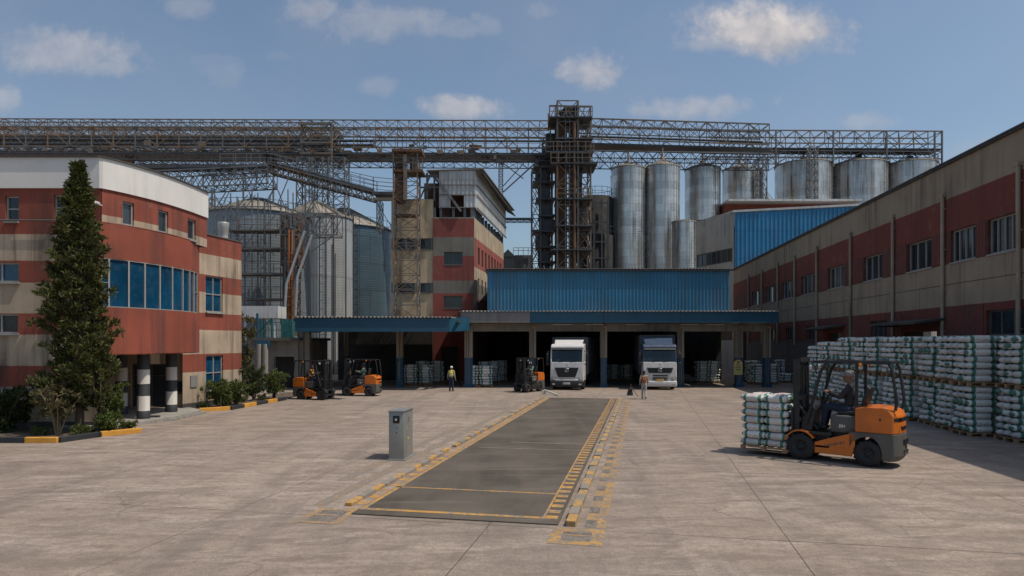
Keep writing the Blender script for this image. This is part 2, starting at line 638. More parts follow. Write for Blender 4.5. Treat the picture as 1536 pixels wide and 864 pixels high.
def sack_mat():
    t = NT('white_printed_sack')
    u = t.xyz(t.coord('UV'))
    obi = t.n('ObjectInfo')
    g = t.n('NewGeometry')
    r = t.math('FRACT', t.math('ADD', obi.outputs['Random'], g.outputs['Random Per Island']))
    sh = t.rng(r, 0, 1, -.035, .035)
    uu = t.math('ADD', u[0], sh)
    warp = t.math('ADD', uu, t.rng(t.noise(9, 3), 0, 1, -.02, .02))
    d = t.math('ABSOLUTE', t.math('SUBTRACT', warp, .5))
    green = t.math('MULTIPLY', t.math('GREATER_THAN', d, .25), t.math('LESS_THAN', d, .375))
    lab = t.math('MULTIPLY', t.math('LESS_THAN', d, .2), t.math('GREATER_THAN', t.noise(11, 2, .5), .5))
    band = t.math('LESS_THAN', t.math('ABSOLUTE', t.math('SUBTRACT', t.math('FRACT', t.math('MULTIPLY', u[1], 2)), .5)), .22)
    lab = t.math('MULTIPLY', lab, band)
    w = t.math('MULTIPLY', t.rng(r, 0, 1, .68, 1.06), 1)
    cc = t.n('CombineXYZ')
    for i, k in enumerate((.79, .765, .725)):
        t.l(t.math('MULTIPLY', w, k), cc.inputs[i])
    c = t.mix(t.math('MULTIPLY', lab, .85), cc.outputs[0], (.42, .06, .05))
    endc = t.math('MULTIPLY', t.math('GREATER_THAN', d, .455), t.math('GREATER_THAN', r, .72))
    green = t.math('MAXIMUM', green, endc)
    c = t.mix(t.math('MULTIPLY', green, .92), c, (.010, .155, .095))
    c = t.mix(t.math('MULTIPLY', t.rng(t.noise(7, 5), .52, .75), .3), c, (.25, .2, .15))
    t.bump(t.noise(8, 5, .65), .9, .035)
    return t.set(c, .55)


M['sack'] = sack_mat()


def ground_mat():
    t = NT('worn_concrete_yard')
    A = -rad(11.2)
    co = t.coord()
    rot = t.n('VectorRotate', rotation_type='Z_AXIS')
    t.l(co, rot.inputs['Vector'])
    rot.inputs['Angle'].default_value = -A
    rv = rot.outputs[0]
    x = t.xyz(rv)
    n1 = t.noise(.16, 6, .6)
    n2 = t.noise(1.3, 8, .7)
    n3 = t.noise(24, 4, .7)
    f = t.math('ADD', t.math('MULTIPLY', n1, .5), t.math('MULTIPLY', n2, .5))
    c = t.mix(t.rng(f, .36, .64), (.285, .217, .172), (.455, .362, .296))
    # per-slab tone
    su, sv = 5.4, 6.2
    iu = t.math('FLOOR', t.math('DIVIDE', x[0], su))
    iv = t.math('FLOOR', t.math('DIVIDE', x[1], sv))
    cm = t.n('CombineXYZ')
    t.l(iu, cm.inputs[0])
    t.l(iv, cm.inputs[1])
    wn = t.n('TexWhiteNoise', noise_dimensions='3D')
    t.l(cm.outputs[0], wn.inputs[0])
    c = t.mix(t.rng(wn.outputs[0], 0, 1, 0, .38), c, (.18, .138, .108))
    # traffic smears running across and along the yard
    st = t.noise(1, 6, .65, t.mapped((.16, 1.3, 1), (0, 0, rad(6))), 1.2)
    c = t.mix(t.rng(st, .5, .68, 0, .5), c, (.17, .145, .125))
    st2 = t.noise(1, 5, .6, t.mapped((.9, .10, 1), (0, 0, rad(-12)), (3, 1, 0)), .8)
    c = t.mix(t.rng(st2, .5, .64, 0, .55), c, (.15, .128, .11))
    pale = t.noise(1, 7, .7, t.mapped((.35, 1.1, 1), (0, 0, rad(-8)), (9, 4, 0)), 1)
    c = t.mix(t.rng(pale, .5, .64, 0, .6), c, (.52, .42, .35))
    oil = t.rng(t.noise(.8, 4, .6, t.mapped(loc=(31, 7, 0))), .66, .74)
    c = t.mix(t.math('MULTIPLY', oil, .5), c, (.07, .06, .055))
    # speckle
    c = t.mix(t.rng(n3, .35, .62, 0, .5), c, (.15, .12, .10))
    c = t.mix(t.rng(t.noise(7, 7, .78), .46, .58, 0, .42), c, (.14, .112, .093))
    c = t.mix(t.rng(t.noise(38, 3, .7), .52, .68, 0, .35), c, (.50, .43, .37))
    mot = t.noise(1, 7, .72, t.mapped((.7, 2.2, 1), (0, 0, rad(-6)), (2, 8, 0)), .6)
    c = t.mix(t.rng(mot, .48, .6, 0, .5), c, (.15, .115, .09))
    # joints and cracks
    wob = t.rng(t.noise(1.2, 3), 0, 1, -.012, .012)
    wob2 = t.rng(t.noise(.5, 5, .7), .0, 1, -.01, .01)
    def joint(v, s, w):
        q = t.math('ABSOLUTE', t.math('SUBTRACT', t.math('FRACT', t.math('DIVIDE', t.math('ADD', t.math('ADD', v, wob), wob2), s)), .5))
        return t.math('GREATER_THAN', q, .5 - w / s)
    j = t.math('MAXIMUM', joint(t.math('ADD', x[0], -2.5), su, .011), joint(x[1], sv, .018))
    j = t.math('MULTIPLY', j, t.rng(t.noise(.4, 4), .3, .5, .1, .85))
    c = t.mix(j, c, (.075, .062, .053))
    vo = t.n('TexVoronoi', feature='DISTANCE_TO_EDGE')
    t.l(t.mapped((1, 1, 1)), vo.inputs['Vector'])
    vo.inputs['Scale'].default_value = .22
    wv = t.n('Vector' + 'Math', operation='ADD')
    nn = t.n('TexNoise')
    nn.inputs['Scale'].default_value = .9
    nn.inputs['Detail'].default_value = 6
    t.l(co, nn.inputs['Vector'])
    t.l(co, wv.inputs[0])
    t.l(nn.outputs[1], wv.inputs[1])
    t.l(wv.outputs[0], vo.inputs['Vector'])
    cr = t.math('MULTIPLY', t.math('LESS_THAN', vo.outputs[0], .0045), t.rng(t.noise(.25, 3, .5, t.mapped(loc=(5, 60, 0))), .5, .56))
    c = t.mix(t.math('MULTIPLY', cr, .35), c, (.08, .066, .056))
    h = t.math('SUBTRACT', t.math('ADD', t.math('MULTIPLY', n3, .5), t.math('MULTIPLY', n2, .8)), t.math('MULTIPLY', j, 1.5))
    t.bump(h, .5, .02)
    return t.set(c, .85, 0, .3)


M['yard'] = ground_mat()


def bridge_mat():
    t = NT('worn_dark_deck')
    n1 = t.noise(.5, 6, .6)
    c = t.mix(t.rng(n1, .35, .65), (.074, .064, .053), (.132, .113, .093))
    st = t.noise(1, 5, .6, t.mapped((1.1, .07, 1), (0, 0, rad(11.2))), .4)
    c = t.mix(t.rng(st, .48, .66, 0, .55), c, (.135, .112, .09))
    st = t.noise(1, 5, .6, t.mapped((.2, 2.0, 1), (0, 0, rad(11.2)), (4, 2, 0)), .8)
    c = t.mix(t.rng(st, .55, .7, 0, .4), c, (.19, .165, .135))
    c = t.mix(t.rng(t.noise(30, 4, .7), .4, .7, 0, .25), c, (.045, .041, .037))
    t.bump(t.noise(30, 4), .3, .01)
    return t.set(c, .9, 0, .12)


M['deck'] = bridge_mat()


def worn_paint(name, col, wear=.5, under=(.2, .17, .145)):
    t = NT(name)
    n = t.math('ADD', t.math('MULTIPLY', t.noise(3.5, 8, .75), .6), t.math('MULTIPLY', t.noise(14, 5, .7), .4))
    c = t.mix(t.rng(t.noise(2, 4), .3, .7), [k * .8 for k in col], [min(1, k * 1.15) for k in col])
    c = t.mix(t.rng(n, .62 - wear * .2, .68 - wear * .2), c, under)
    return t.set(c, .8, 0, .3)


M['line_yellow'] = worn_paint('worn_yellow_line', (.45, .24, .06), .66)
M['line_faint'] = worn_paint('faded_yellow_line', (.38, .23, .09), 1.05)
M['line_mid'] = worn_paint('scuffed_yellow_line', (.42, .24, .075), .78)
M['line_dark'] = worn_paint('worn_dark_patch', (.12, .104, .088), .75)
M['kerb_yellow'] = worn_paint('chipped_yellow_kerb', (.47, .265, .075), .68, (.24, .19, .14))


# ================================================================ walls with openings
def plen(pts):
    s = [0]
    for a, b in zip(pts, pts[1:]):
        s.append(s[-1] + math.hypot(b[0] - a[0], b[1] - a[1]))
    return s


def ppoint(pts, s):
    L = plen(pts)
    for i in range(len(pts) - 1):
        if s <= L[i + 1] + 1e-6 or i == len(pts) - 2:
            t = (s - L[i]) / (L[i + 1] - L[i])
            a, b = pts[i], pts[i + 1]
            d = Vector((b[0] - a[0], b[1] - a[1], 0)).normalized()
            return Vector((a[0] + (b[0] - a[0]) * t, a[1] + (b[1] - a[1]) * t, 0)), Vector((d.y, -d.x, 0))


def s_at(pts, px):
    """distance along a wall line where it crosses the sight line of column px"""
    r = (px - 768) / 1000
    L = plen(pts)
    for i in range(len(pts) - 1):
        a, b = pts[i], pts[i + 1]
        fa, fb = a[0] - r * a[1], b[0] - r * b[1]
        if fa * fb <= 0 or i == len(pts) - 2:
            return L[i] + (L[i + 1] - L[i]) * (fa / (fa - fb))


def wall(mb, pts, z0, z1, holes=(), depth=.25, thick=None):
    """sheet wall along a plan line, outward to the right of travel, with recessed openings"""
    L = plen(pts)
    ss = sorted(set([round(v, 4) for v in L] + [round(v, 4) for h in holes for v in h[:2]]))
    zs = sorted(set([z0, z1] + [v for h in holes for v in h[2:4]]))
    ss = [v for v in ss if -1e-4 <= v <= L[-1] + 1e-4]

    def P(s, z, off=0):
        p, n = ppoint(pts, s)
        q = p - n * off
        return (q.x, q.y, z)
    for i in range(len(ss) - 1):
        for k in range(len(zs) - 1):
            sm, zm = (ss[i] + ss[i + 1]) / 2, (zs[k] + zs[k + 1]) / 2
            if any(h[0] < sm < h[1] and h[2] < zm < h[3] for h in holes):
                continue
            mb.quad(P(ss[i], zs[k]), P(ss[i + 1], zs[k]), P(ss[i + 1], zs[k + 1]), P(ss[i], zs[k + 1]))
    for a, b, c, d in [h[:4] for h in holes]:
        mb.quad(P(a, c), P(a, d), P(a, d, depth), P(a, c, depth))
        mb.quad(P(b, c), P(b, c, depth), P(b, d, depth), P(b, d))
        mb.quad(P(a, c), P(a, c, depth), P(b, c, depth), P(b, c))
        mb.quad(P(a, d), P(b, d), P(b, d, depth), P(a, d, depth))
    if thick:
        for i in range(len(pts) - 1):
            a, b = ss[0], ss[-1]
        e = thick
        mb.quad(P(0, z1), P(L[-1], z1), P(L[-1], z1, e), P(0, z1, e)) if len(pts) == 2 else None


def window(root, pts, s0, s1, z0, z1, cols=2, rows=1, fm='window_frame', gm='dark_glass', inset=.12, fw=.06, name='window', sill=True, rowz=None):
    a, n = ppoint(pts, s0)
    b, _ = ppoint(pts, s1)
    a = a - n * inset
    b = b - n * inset
    d = (b - a).normalized()
    mb = MB()

    def P(t, z, o=0):
        p = a + (b - a) * t + n * o
        return Vector((p.x, p.y, z))
    w = fw
    for z in (z0 + w / 2, z1 - w / 2):
        mb.bar(P(0, z), P(1, z), .08, w)
    for i in range(cols + 1):
        t = i / cols
        e = (w / 2) / (b - a).length
        t = min(1 - e, max(e, t))
        mb.bar(P(t, z0 + w), P(t, z1 - w), w, .08, up=n)
    for k in range(1, rows):
        z = rowz if rowz else z0 + (z1 - z0) * k / rows
        for i in range(cols):
            e = w / (b - a).length
            mb.bar(P(i / cols + e * .6, z), P((i + 1) / cols - e * .6, z), .06, w * .8)
    if sill:
        mb.bar(P(-.02, z0 - .04, .1), P(1.02, z0 - .04, .1), .26, .075)
    f = obj(name, mb, M[fm], root, True)
    g = MB()
    g.prism([P(0.01, z0 + .02, -.02), P(.99, z0 + .02, -.02), P(.99, z1 - .02, -.02), P(0.01, z1 - .02, -.02)], -n * .03)
    obj('pane', g, M[gm], f, True)
    return f


def corrugated(mb, a, b, z0, z1, pitch=.25, depth=.045, n=None):
    """trapezoid sheet from a to b (plan), ribs vertical, facing right of travel"""
    a, b = Vector((a[0], a[1], 0)), Vector((b[0], b[1], 0))
    L = (b - a).length
    d = (b - a) / L
    n = Vector((d.y, -d.x, 0))
    k = int(L / pitch)
    prof = []
    for i in range(k):
        for t, o in ((0, 0), (.42, 0), (.55, 1), (.87, 1)):
            prof.append(((i + t) * L / k, o * depth))
    prof.append((L, 0))
    pts = [a + d * s + n * o for s, o in prof]
    vs = [(p.x, p.y, z0) for p in pts] + [(p.x, p.y, z1 if not callable(z1) else z1(i / (len(pts) - 1))) for i, p in enumerate(pts)]
    m = len(pts)
    mb.add(vs, [(i, i + 1, m + i + 1, m + i) for i in range(m - 1)])


def corrugated_roof(mb, x0, x1, y0, y1, z0, z1, pitch=.25, depth=.05, th=.03):
    """ribbed roof sheet, ribs along y, from (y0,z0) to (y1,z1)"""
    k = int((x1 - x0) / pitch)
    prof = []
    for i in range(k):
        for t, o in ((0, 0), (.3, 0), (.5, 1), (.8, 1)):
            prof.append((x0 + (i + t) * (x1 - x0) / k, o * depth))
    prof.append((x1, 0))
    m = len(prof)
    vs = [(x, y0, z0 + o) for x, o in prof] + [(x, y1, z1 + o) for x, o in prof] + [(x, y0, z0 - th + o) for x, o in prof] + [(x, y1, z1 - th + o) for x, o in prof]
    fs = []
    for i in range(m - 1):
        fs += [(i, i + 1, m + i + 1, m + i), (2 * m + i + 1, 2 * m + i, 3 * m + i, 3 * m + i + 1), (i + 1, i, 2 * m + i, 2 * m + i + 1)]
    mb.add(vs, fs)


def rail(mb, pts, h=1.1, step=1.5, r=.03, mids=(.55,)):
    pts = [Vector(p) for p in pts]
    for a, b in zip(pts, pts[1:]):
        k = max(1, int((b - a).length / step))
        for i in range(k + 1):
            p = a + (b - a) * (i / k)
            mb.bar(p, p + Z * h, r * 2)
        for hh in (*mids, h):
            mb.bar(a + Z * hh, b + Z * hh, r * 1.7)


# ================================================================ ground
g = MB()
g.quad((-400, -120, 0), (400, -120, 0), (400, 700, 0), (-400, 700, 0))
structure('ground', g, M['yard'])

# ================================================================ office building on the left
FRONT = [(-31, 26.6), (-16.4, 26.6)]
CURVE = [(-16.38, 26.62), (-16.05, 27.3), (-15.72, 28.2), (-15.47, 29.1), (-15.28, 30.2), (-15.15, 31.5), (-15.1, 33.0)]
BAY = [(-16.36, 26.35), (-15.9, 27.0), (-15.48, 28.1), (-15.2, 29.2), (-15.08, 30.2), (-15.08, 31.2), (-15.18, 32.1), (-15.36, 32.75)]
SIDE = [(-16.55, 33.5), (-15.5, 38.2)]


def smooth_line(pts, n=4):
    out = []
    P = [Vector((p[0], p[1])) for p in pts]
    for i in range(len(P) - 1):
        p0, p1, p2, p3 = P[max(i - 1, 0)], P[i], P[i + 1], P[min(i + 2, len(P) - 1)]
        for k in range(n):
            t = k / n
            q = .5 * ((2 * p1) + (p2 - p0) * t + (2 * p0 - 5 * p1 + 4 * p2 - p3) * t * t + (3 * p1 - p0 - 3 * p2 + p3) * t ** 3)
            out.append((q.x, q.y))
    out.append((P[-1].x, P[-1].y))
    return out


CURVE, BAY = smooth_line(CURVE), smooth_line(BAY)
fb = [(0, (.05, .048, .045)), (.3, BEIGE), (1.69, RED), (2.52, BEIGE), (3.77, RED), (4.62, BEIGE), (5.84, RED), (6.72, BEIGE), (7.78, RED)]
sb = [(0, (.05, .048, .045)), (.35, BEIGE), (1.92, RED), (2.84, BEIGE), (4.1, RED), (5.0, BEIGE), (6.1, RED), (7.03, BEIGE), (8.12, RED)]
M['bands_front'] = banded('banded_front_render', fb)
M['bands_side'] = banded('banded_side_render', sb)
M['bands_top'] = banded('banded_upper_render', [(0, BEIGE), (8.56, RED)])
M['bay_red'] = mat('weathered_red_bay', (.25, .058, .032), .8, 0, .2, .5, .7, .12, 25, sscale=1.6, stain=(.07, .03, .026))
office = thing('office_building', 'three storey red and beige striped office block with a curved white topped corner', 'building', (-20, 33, 0))
fx = lambda px: (px - 768) / 1000 * 26.6 + 31
zz = lambda py: gz(py, 26.6)
fh = [(fx(8), fx(28), zz(332), zz(294)), (fx(81), fx(101), zz(330), zz(292)), (fx(-80), fx(28), zz(423), zz(394)), (fx(-80), fx(27), zz(500), zz(471)), (fx(-80), fx(27), zz(608), zz(581)), (fx(-70), fx(-40), zz(332), zz(294))]
m = MB()
wall(m, FRONT, 0, 9.6, fh)
obj('front_wall', m, M['bands_front'], office, True)
for h, (c, r, gm) in zip(fh, ((1, 2, 'dark_glass'), (1, 2, 'dark_glass'), (4, 1, 'blue_glass'), (4, 1, 'dark_glass'), (4, 1, 'dark_glass'), (1, 2, 'dark_glass'))):
    window(office, FRONT, *h, c, r, gm=gm)
# upper storey following the curve
ch = []
for p0, p1 in ((184, 201), (238, 252.5), (281.5, 293.5)):
    a, b = s_at(CURVE, p0), s_at(CURVE, p1)
    ch.append((a, b, 8.3, 9.27))
m = MB()
wall(m, CURVE, 8.15, 9.6, ch)
wall(m, [CURVE[-1], (-30, 33.4)], 8.15, 9.6)
obj('upper_wall', m, M['bands_top'], office, True)
for h in ch:
    window(office, CURVE, *h, 1, 1, sill=True, fw=.07)
# white parapet band, a little proud
m = MB()
off = lambda pts, e: [(ppoint(pts, s)[0] + ppoint(pts, s)[1] * e)[:2] for s in plen(pts)]
m.prism([(x, y, 9.6) for x, y in [(-31, 26.52), (-16.42, 26.52)] + off(CURVE, .07) + [(-30, 33.5)]], (0, 0, 1.22))
o = obj('parapet', m, M['white_wall'], office, True)
m = MB()
m.prism([(x, y, 10.82) for x, y in [(-31, 26.44), (-16.44, 26.44)] + off(CURVE, .14) + [(-30, 33.6)]], (0, 0, .06))
obj('coping', m, M['roof_dark'], office, True)
# projecting bay with the ribbon window
marks = [153, 163.6, 193.5, 217.8, 240.4, 259.2, 274.8, 285.2, 291.6, 296.6]
sm_ = [s_at(BAY, p) for p in marks]
sm_[0] = .12
zb0, zb1 = 4.87, 6.82
m = MB()
wall(m, BAY, 2.95, 8.25, [(a, b, zb0, zb1) for a, b in zip(sm_, sm_[1:])], depth=.14)
m.prism([(x, y, 2.95) for x, y in BAY + [(-16.6, 33.4), (-19.6, 33.4), (-19.6, 26.72), (-16.38, 26.72)]], (0, 0, .04))
m.prism([(x, y, 8.2) for x, y in BAY + [(-17, 33.4), (-17, 26.72), (-16.38, 26.72)]], (0, 0, .048))
wall(m, [BAY[-1], (-16.5, 33.3)], 2.95, 8.25)
obj('curved_bay', m, M['bay_red'], office, True)
m = MB()
m.quad((-16.36, 26.35, 2.95), (-16.36, 26.35, 8.25), (-16.36, 26.62, 8.25), (-16.36, 26.62, 2.95))
m.quad((-16.36, 26.35, 2.95), (-19.6, 26.585, 2.95), (-19.6, 26.585, 8.25), (-16.36, 26.35, 8.25)) if False else None
obj('bay_return', m, M['bay_red'], office, True)
for i, (a, b) in enumerate(zip(sm_, sm_[1:])):
    window(office, BAY, a, b, zb0, zb1, 1, 2 if i in (0, 8) else 1, gm='blue_glass', inset=.04, fw=.034, sill=False)
# side wall under the terrace
sh = []
for p0, p1, y0, y1, yy in ((308.5, 334, 414, 468, 35.6), (309, 334.5, 533, 586, 35.6)):
    sh.append((s_at(SIDE, p0), s_at(SIDE, p1), gz(y1, yy), gz(y0, yy)))
m = MB()
wall(m, SIDE, 0, 9.15, sh)
wall(m, [(-15.5, 38.2), (-30, 38.2)], 0, 9.15)
obj('side_wall', m, M['bands_side'], office, True)
for h in sh:
    window(office, SIDE, *h, 2, 2, gm='blue_glass', fm='window_frame')
m = MB()
m.prism([(-16.7, 33.5, 8.85), (-15.62, 38.1, 8.85), (-30, 38.1, 8.85), (-30, 33.5, 8.85)], (0, 0, .1))
obj('terrace_roof', m, M['concrete'], office, True)
m = MB()
m.prism([(-16.5, 33.4, 9.15), (-15.45, 38.25, 9.15), (-15.7, 38.25, 9.15), (-16.75, 33.4, 9.15)], (0, 0, .05))
obj('terrace_coping', m, M['concrete_dark'], office, True)
# entrance recess
m = MB()
wall(m, [(-19.5, 26.7), (-19.5, 33.9)], 0, 2.95)
BACK = [(-19.5, 33.85), (-16.48, 33.85)]
bh = [(.15, 2.1, .16, 2.35), (2.2, 2.85, .9, 1.5)]
wall(m, BACK, 0, 2.95, bh, depth=.2)
obj('entrance_wall', m, M['beige'], office, True)
window(office, BACK, *bh[0], 2, 2, fm='frame_dark', inset=.18, name='door', sill=False, rowz=1.75)
window(office, BACK, *bh[1], 1, 1, fm='frame_dark', inset=.15)
m = MB()
m.prism([(x, y, 0) for x, y in off(BAY, .1) + [(-16.3, 33.8), (-19.5, 33.8), (-19.5, 26.8)]], (0, 0, .15))
m.prism([(-15.3, 28.6, 0), (-14.9, 29.5, 0), (-14.9, 32.6, 0), (-15.9, 33.0, 0), (-16, 30, 0)], (0, 0, .08))
obj('entrance_step', m, M['concrete'], office, True)
M['stripes'] = banded('black_white_column_bands', [(0, (.03, .032, .036)), (.5, (.55, .52, .47)), (1.13, (.03, .032, .036)), (1.66, (.55, .52, .47)), (2.28, (.03, .032, .036))], .6, .25, .1)
for x, y in ((-16.0, 28.95), (-16.22, 31.75), (-18.1, 30.9)):
    m = MB()
    m.lathe([(.27, .15), (.27, .42), (.25, .45), (.25, 2.95)], 20, (x, y, 0))
    obj('striped_column', m, M['stripes'], office, True)
m = MB()
p, n = ppoint(SIDE, s_at(SIDE, 290))
d = Vector((-n.y, n.x, 0))
m.bar(Vector((p.x, p.y, 1.45)) + n * .03 - d * .25, Vector((p.x, p.y, 1.45)) + n * .03 + d * .25, .05, .6, up=Z)
obj('notice_panel', m, M['shutter'], office, True)
# drain pipe on the near front wall and a lamp bracket
m = MB()
m.path([(-31, 26.45, 8.35), (-22, 26.47, 8.32), (-16.6, 26.47, 8.3)], .03, 6)
m.tube((-20.45, 26.5, .1), (-20.45, 26.5, 2.5), .04, None, 6)
obj('pipe', m, M['frame_dark'], office, True)

cam_ = thing('security_camera', 'small pale security camera on the corner of the red office wall', 'camera', (-16.3, 26.4, 8.9))
m = MB()
m.bar((0, .1, 0), (0, -.15, .0), .04)
m.rbox((.02, -.3, .02), (.12, .34, .12), .02)
obj('camera_housing', m, M['truck_white'], cam_)
m = MB()
m.tube((.02, -.47, .02), (.02, -.49, .02), .045, None, 10)
obj('lens', m, M['lens'], cam_)

wt = thing('water_tank', 'small dented pale grey water tank on a stand above the terrace parapet', 'tank', tuple(at(335, 390, 40)))
zt = 0
m = MB()
b = at(335, 390, 40)
T = lambda px, py: at(px, py, 40) - b
h0, h1 = T(335, 359).z, T(335, 334).z
m.lathe([(0, h0), (.27, h0), (.27, h0 + .08), (.26, h0 + .3), (.28, h0 + .34), (.29, h0 + .62), (.31, h0 + .66), (.33, h1 - .05), (.33, h1), (.0, h1 + .02)], 18)
obj('tank_body', m, M['grey_sheet'], wt)
m = MB()
for sx in (-.25, .25):
    for sy in (-.25, .25):
        m.bar((sx, sy, -1.2), (sx, sy, h0), .06)
m.box((0, 0, h0 - .04), (.8, .8, .08))
rail(m, [(-1.4, -.6, 0), (2.6, -.6, 0)], 0.7, .7, .02)
obj('stand', m, M['steel_dark'], wt)
m = MB()
m.path([(.1, 0, h1), (.1, 0, h1 + .9), (.5, 0, h1 + 1.3)], .03, 6)
obj('pipe', m, M['steel'], wt)

# ================================================================ right-hand warehouse
WX = lambda Y: 17.5 + .116 * Y
WALL = [(WX(80.9), 80.9), (WX(14), 14)]
WD = Vector((WALL[1][0] - WALL[0][0], WALL[1][1] - WALL[0][1], 0)).normalized()
WN = Vector((WD.y, -WD.x, 0))
wsec = math.hypot(.116, 1)
ws = lambda Y: (80.9 - Y) * wsec
M['bands_warehouse'] = banded('banded_warehouse_render', [(0, (.12, .11, .10)), (3.5, (.165, .040, .028)), (5.2, (.33, .26, .185)), (7.25, (.12, .042, .030)), (8.85, (.185, .043, .028)), (10.45, (.33, .26, .185))], .85, .6, .12)
M['warehouse_ribs'] = mat('dark_red_ribbed_sheet', (.145, .036, .028), .6, 0, .2, .8, .7)
M['pipe_beige'] = mat('beige_painted_pipe', (.33, .27, .20), .8, 0, .15, 1.5, .6)
ware = thing('warehouse', 'long shaded red and beige warehouse with a row of upper windows and downpipes', 'building', (21, 45, 0))
upper = [(29.3, 27.3), (32.3, 30.2), (36.7, 34.1), (42.5, 39.8), (48.8, 45.8), (54.9, 51.9), (60.4, 57.4), (66, 63), (71.6, 68.6)]
lower = [(29.4, 26.8, 3.75, 4.85), (41.5, 39.2, 3.6, 4.75), (53.8, 51.5, 3.6, 4.7), (59.5, 57.4, 3.6, 4.7), (65.2, 62.8, 3.6, 4.7)]
doors = [(37.1, 33.6, .05, 4.0), (49, 46.3, .05, 4.1)]
wh = [(ws(a), ws(b), 7.3, 8.82) for a, b in upper] + [(ws(a), ws(b), c, d) for a, b, c, d in lower + doors]
m = MB()
wall(m, WALL, 0, 12.1, wh, depth=.3)
wall(m, [WALL[1], (WALL[1][0] + 24, WALL[1][1])], 0, 12.1)
obj('wall', m, M['bands_warehouse'], ware, True)
for i, h in enumerate(wh[:len(upper)]):
    window(ware, WALL, *h, 4 if i < 2 else 3, 1, gm='dark_glass', fm='window_frame', inset=.18, fw=.07)
for h in wh[len(upper):len(upper) + len(lower)]:
    window(ware, WALL, *h, 3, 1, gm='dark_glass', fm='frame_dark', inset=.18, fw=.07)


def WP(Y, z, o=0):
    p = Vector((WX(Y), Y, 0)) + WN * o
    return Vector((p.x, p.y, z))


for (a, b, c, d) in doors:
    m = MB()
    mid = b + (a - b) * .58
    for k in range(16):
        z = .1 + k * (3.6 / 16)
        m.prism([WP(mid, z, -.25), WP(b, z, -.25), WP(b, z + .2, -.22), WP(mid, z + .2, -.22)], -WN * .03)
    obj('roller_door', m, M['shutter'], ware, True)
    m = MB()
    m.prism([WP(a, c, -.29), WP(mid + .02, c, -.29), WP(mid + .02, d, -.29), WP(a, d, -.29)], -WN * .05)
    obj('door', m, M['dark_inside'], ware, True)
    m = MB()
    m.prism([WP(a + .9, 4.55, 0), WP(b - .9, 4.55, 0), WP(b - .9, 4.35, 1.5), WP(a + .9, 4.35, 1.5)], (0, 0, .12))
    m.bar(WP(a + .5, 4.35, .05), WP(a + .5, 4.35, 1.3), .08)
    m.bar(WP(b - .5, 4.35, .05), WP(b - .5, 4.35, 1.3), .08)
    obj('door_canopy', m, M['roof_dark'], ware, True)
for Y0, Y1 in ((26.6, 22), (33.4, 29.6), (38.9, 37.3), (46.1, 41.7)):
    m = MB()
    corrugated(m, WP(Y0, 0, .02)[:2], WP(Y1, 0, .02)[:2], 3.5, 5.16, .22, .035)
    obj('ribbed_panel', m, M['warehouse_ribs'], ware, True)
for (Y0, Y1) in ((34.0, 32.95), (38.1, 36.8), (44.3, 42.6), (50.9, 48.9), (30.1, 29.4), (56.3, 55.0)):
    m = MB()
    corrugated(m, WP(Y0, 0, .02)[:2], WP(Y1, 0, .02)[:2], 7.3, 8.8, .22, .035)
    obj('ribbed_panel', m, M['warehouse_ribs'], ware, True)
for Y in (21.4, 27.0, 32.8, 38.2, 44.4, 51, 56.5, 61.6, 67.3, 72.9):
    m = MB()
    m.tube(WP(Y, 3.2 if Y > 22 else .1, .12), WP(Y, 10.6, .12), .09, None, 8)
    for z in (4, 6, 8, 10):
        m.bar(WP(Y, z, 0), WP(Y, z, .16), .2, .05)
    m.bar(WP(Y, 10.6, .1), WP(Y, 10.75, .1), .24)
    obj('downpipe', m, M['pipe_beige'], ware, True)
m = MB()
m.prism([WP(81.2, 12.1, .12), WP(13.9, 12.1, .12), (WX(13.9) + 24, 13.9, 12.1), (WX(81.2) + 24, 81.2, 12.1)], (0, 0, .1))
obj('roof', m, M['roof_dark'], ware, True)
m = MB()
m.prism([WP(81, 12.2, .16), WP(14, 12.2, .16), WP(14, 12.2, -.2), WP(81, 12.2, -.2)], (0, 0, .07))
m.prism([WP(81, 6.25, .012), WP(14, 6.25, .012), WP(14, 6.28, .012), WP(81, 6.28, .012)], -WN * .01)
obj('roof_edge', m, M['steel_dark'], ware, True)
m = MB()
m.prism([(WX(80.9) + 24, 80.9, 0), (WX(80.9) + .1, 80.9, 0), (WX(80.9) + .1, 80.9, 12.1), (WX(80.9) + 24, 80.9, 12.1)], (0, .1, 0))
obj('rear_wall', m, M['concrete_dark'], ware, True)

# grey annex with blue side rising behind the warehouse
annex = thing('annex_building', 'grey concrete block with a bright blue ribbed sheet side above the warehouse roof', 'building', (27, 84, 0))
M['annex_grey'] = mat('pale_annex_render', (.42, .395, .36), .9, 0, .12, .5, .5)
AX = gx(1101, 81.5)
AL = [(gx(1043.5, 89), 89.0), (AX, 81.5)]
m = MB()
Ltot = plen(AL)[-1]
hz = [(Ltot * .03, Ltot * .96, 13.3, 15.0)]
wall(m, AL, 0, 17.6, hz, .2)
obj('concrete_wall', m, M['annex_grey'], annex, True)
m = MB()
p0, p1 = Vector((*AL[0], 0)), Vector((*AL[1], 0))
na = ppoint(AL, 0)[1]
m.prism([p0 + Z * 17.6 , p1 + Z * 17.6, p1 + Z * 19.3, p0 + (p1 - p0) * .5 + Z * 19.55, p0 + Z * 19.4], -na * .2)
obj('gable', m, M['annex_grey'], annex, True)
window(annex, AL, *hz[0], 7, 1, inset=.1, fm='frame_dark', fw=.12, sill=False)
m = MB()
corrugated(m, (AX + .1, 81.5), (AX + 17, 81.5), 0, lambda t: 19.2 + t * .9, .5, .09)
obj('blue_sheet_wall', m, M['bright_blue'], annex, True)
m = MB()
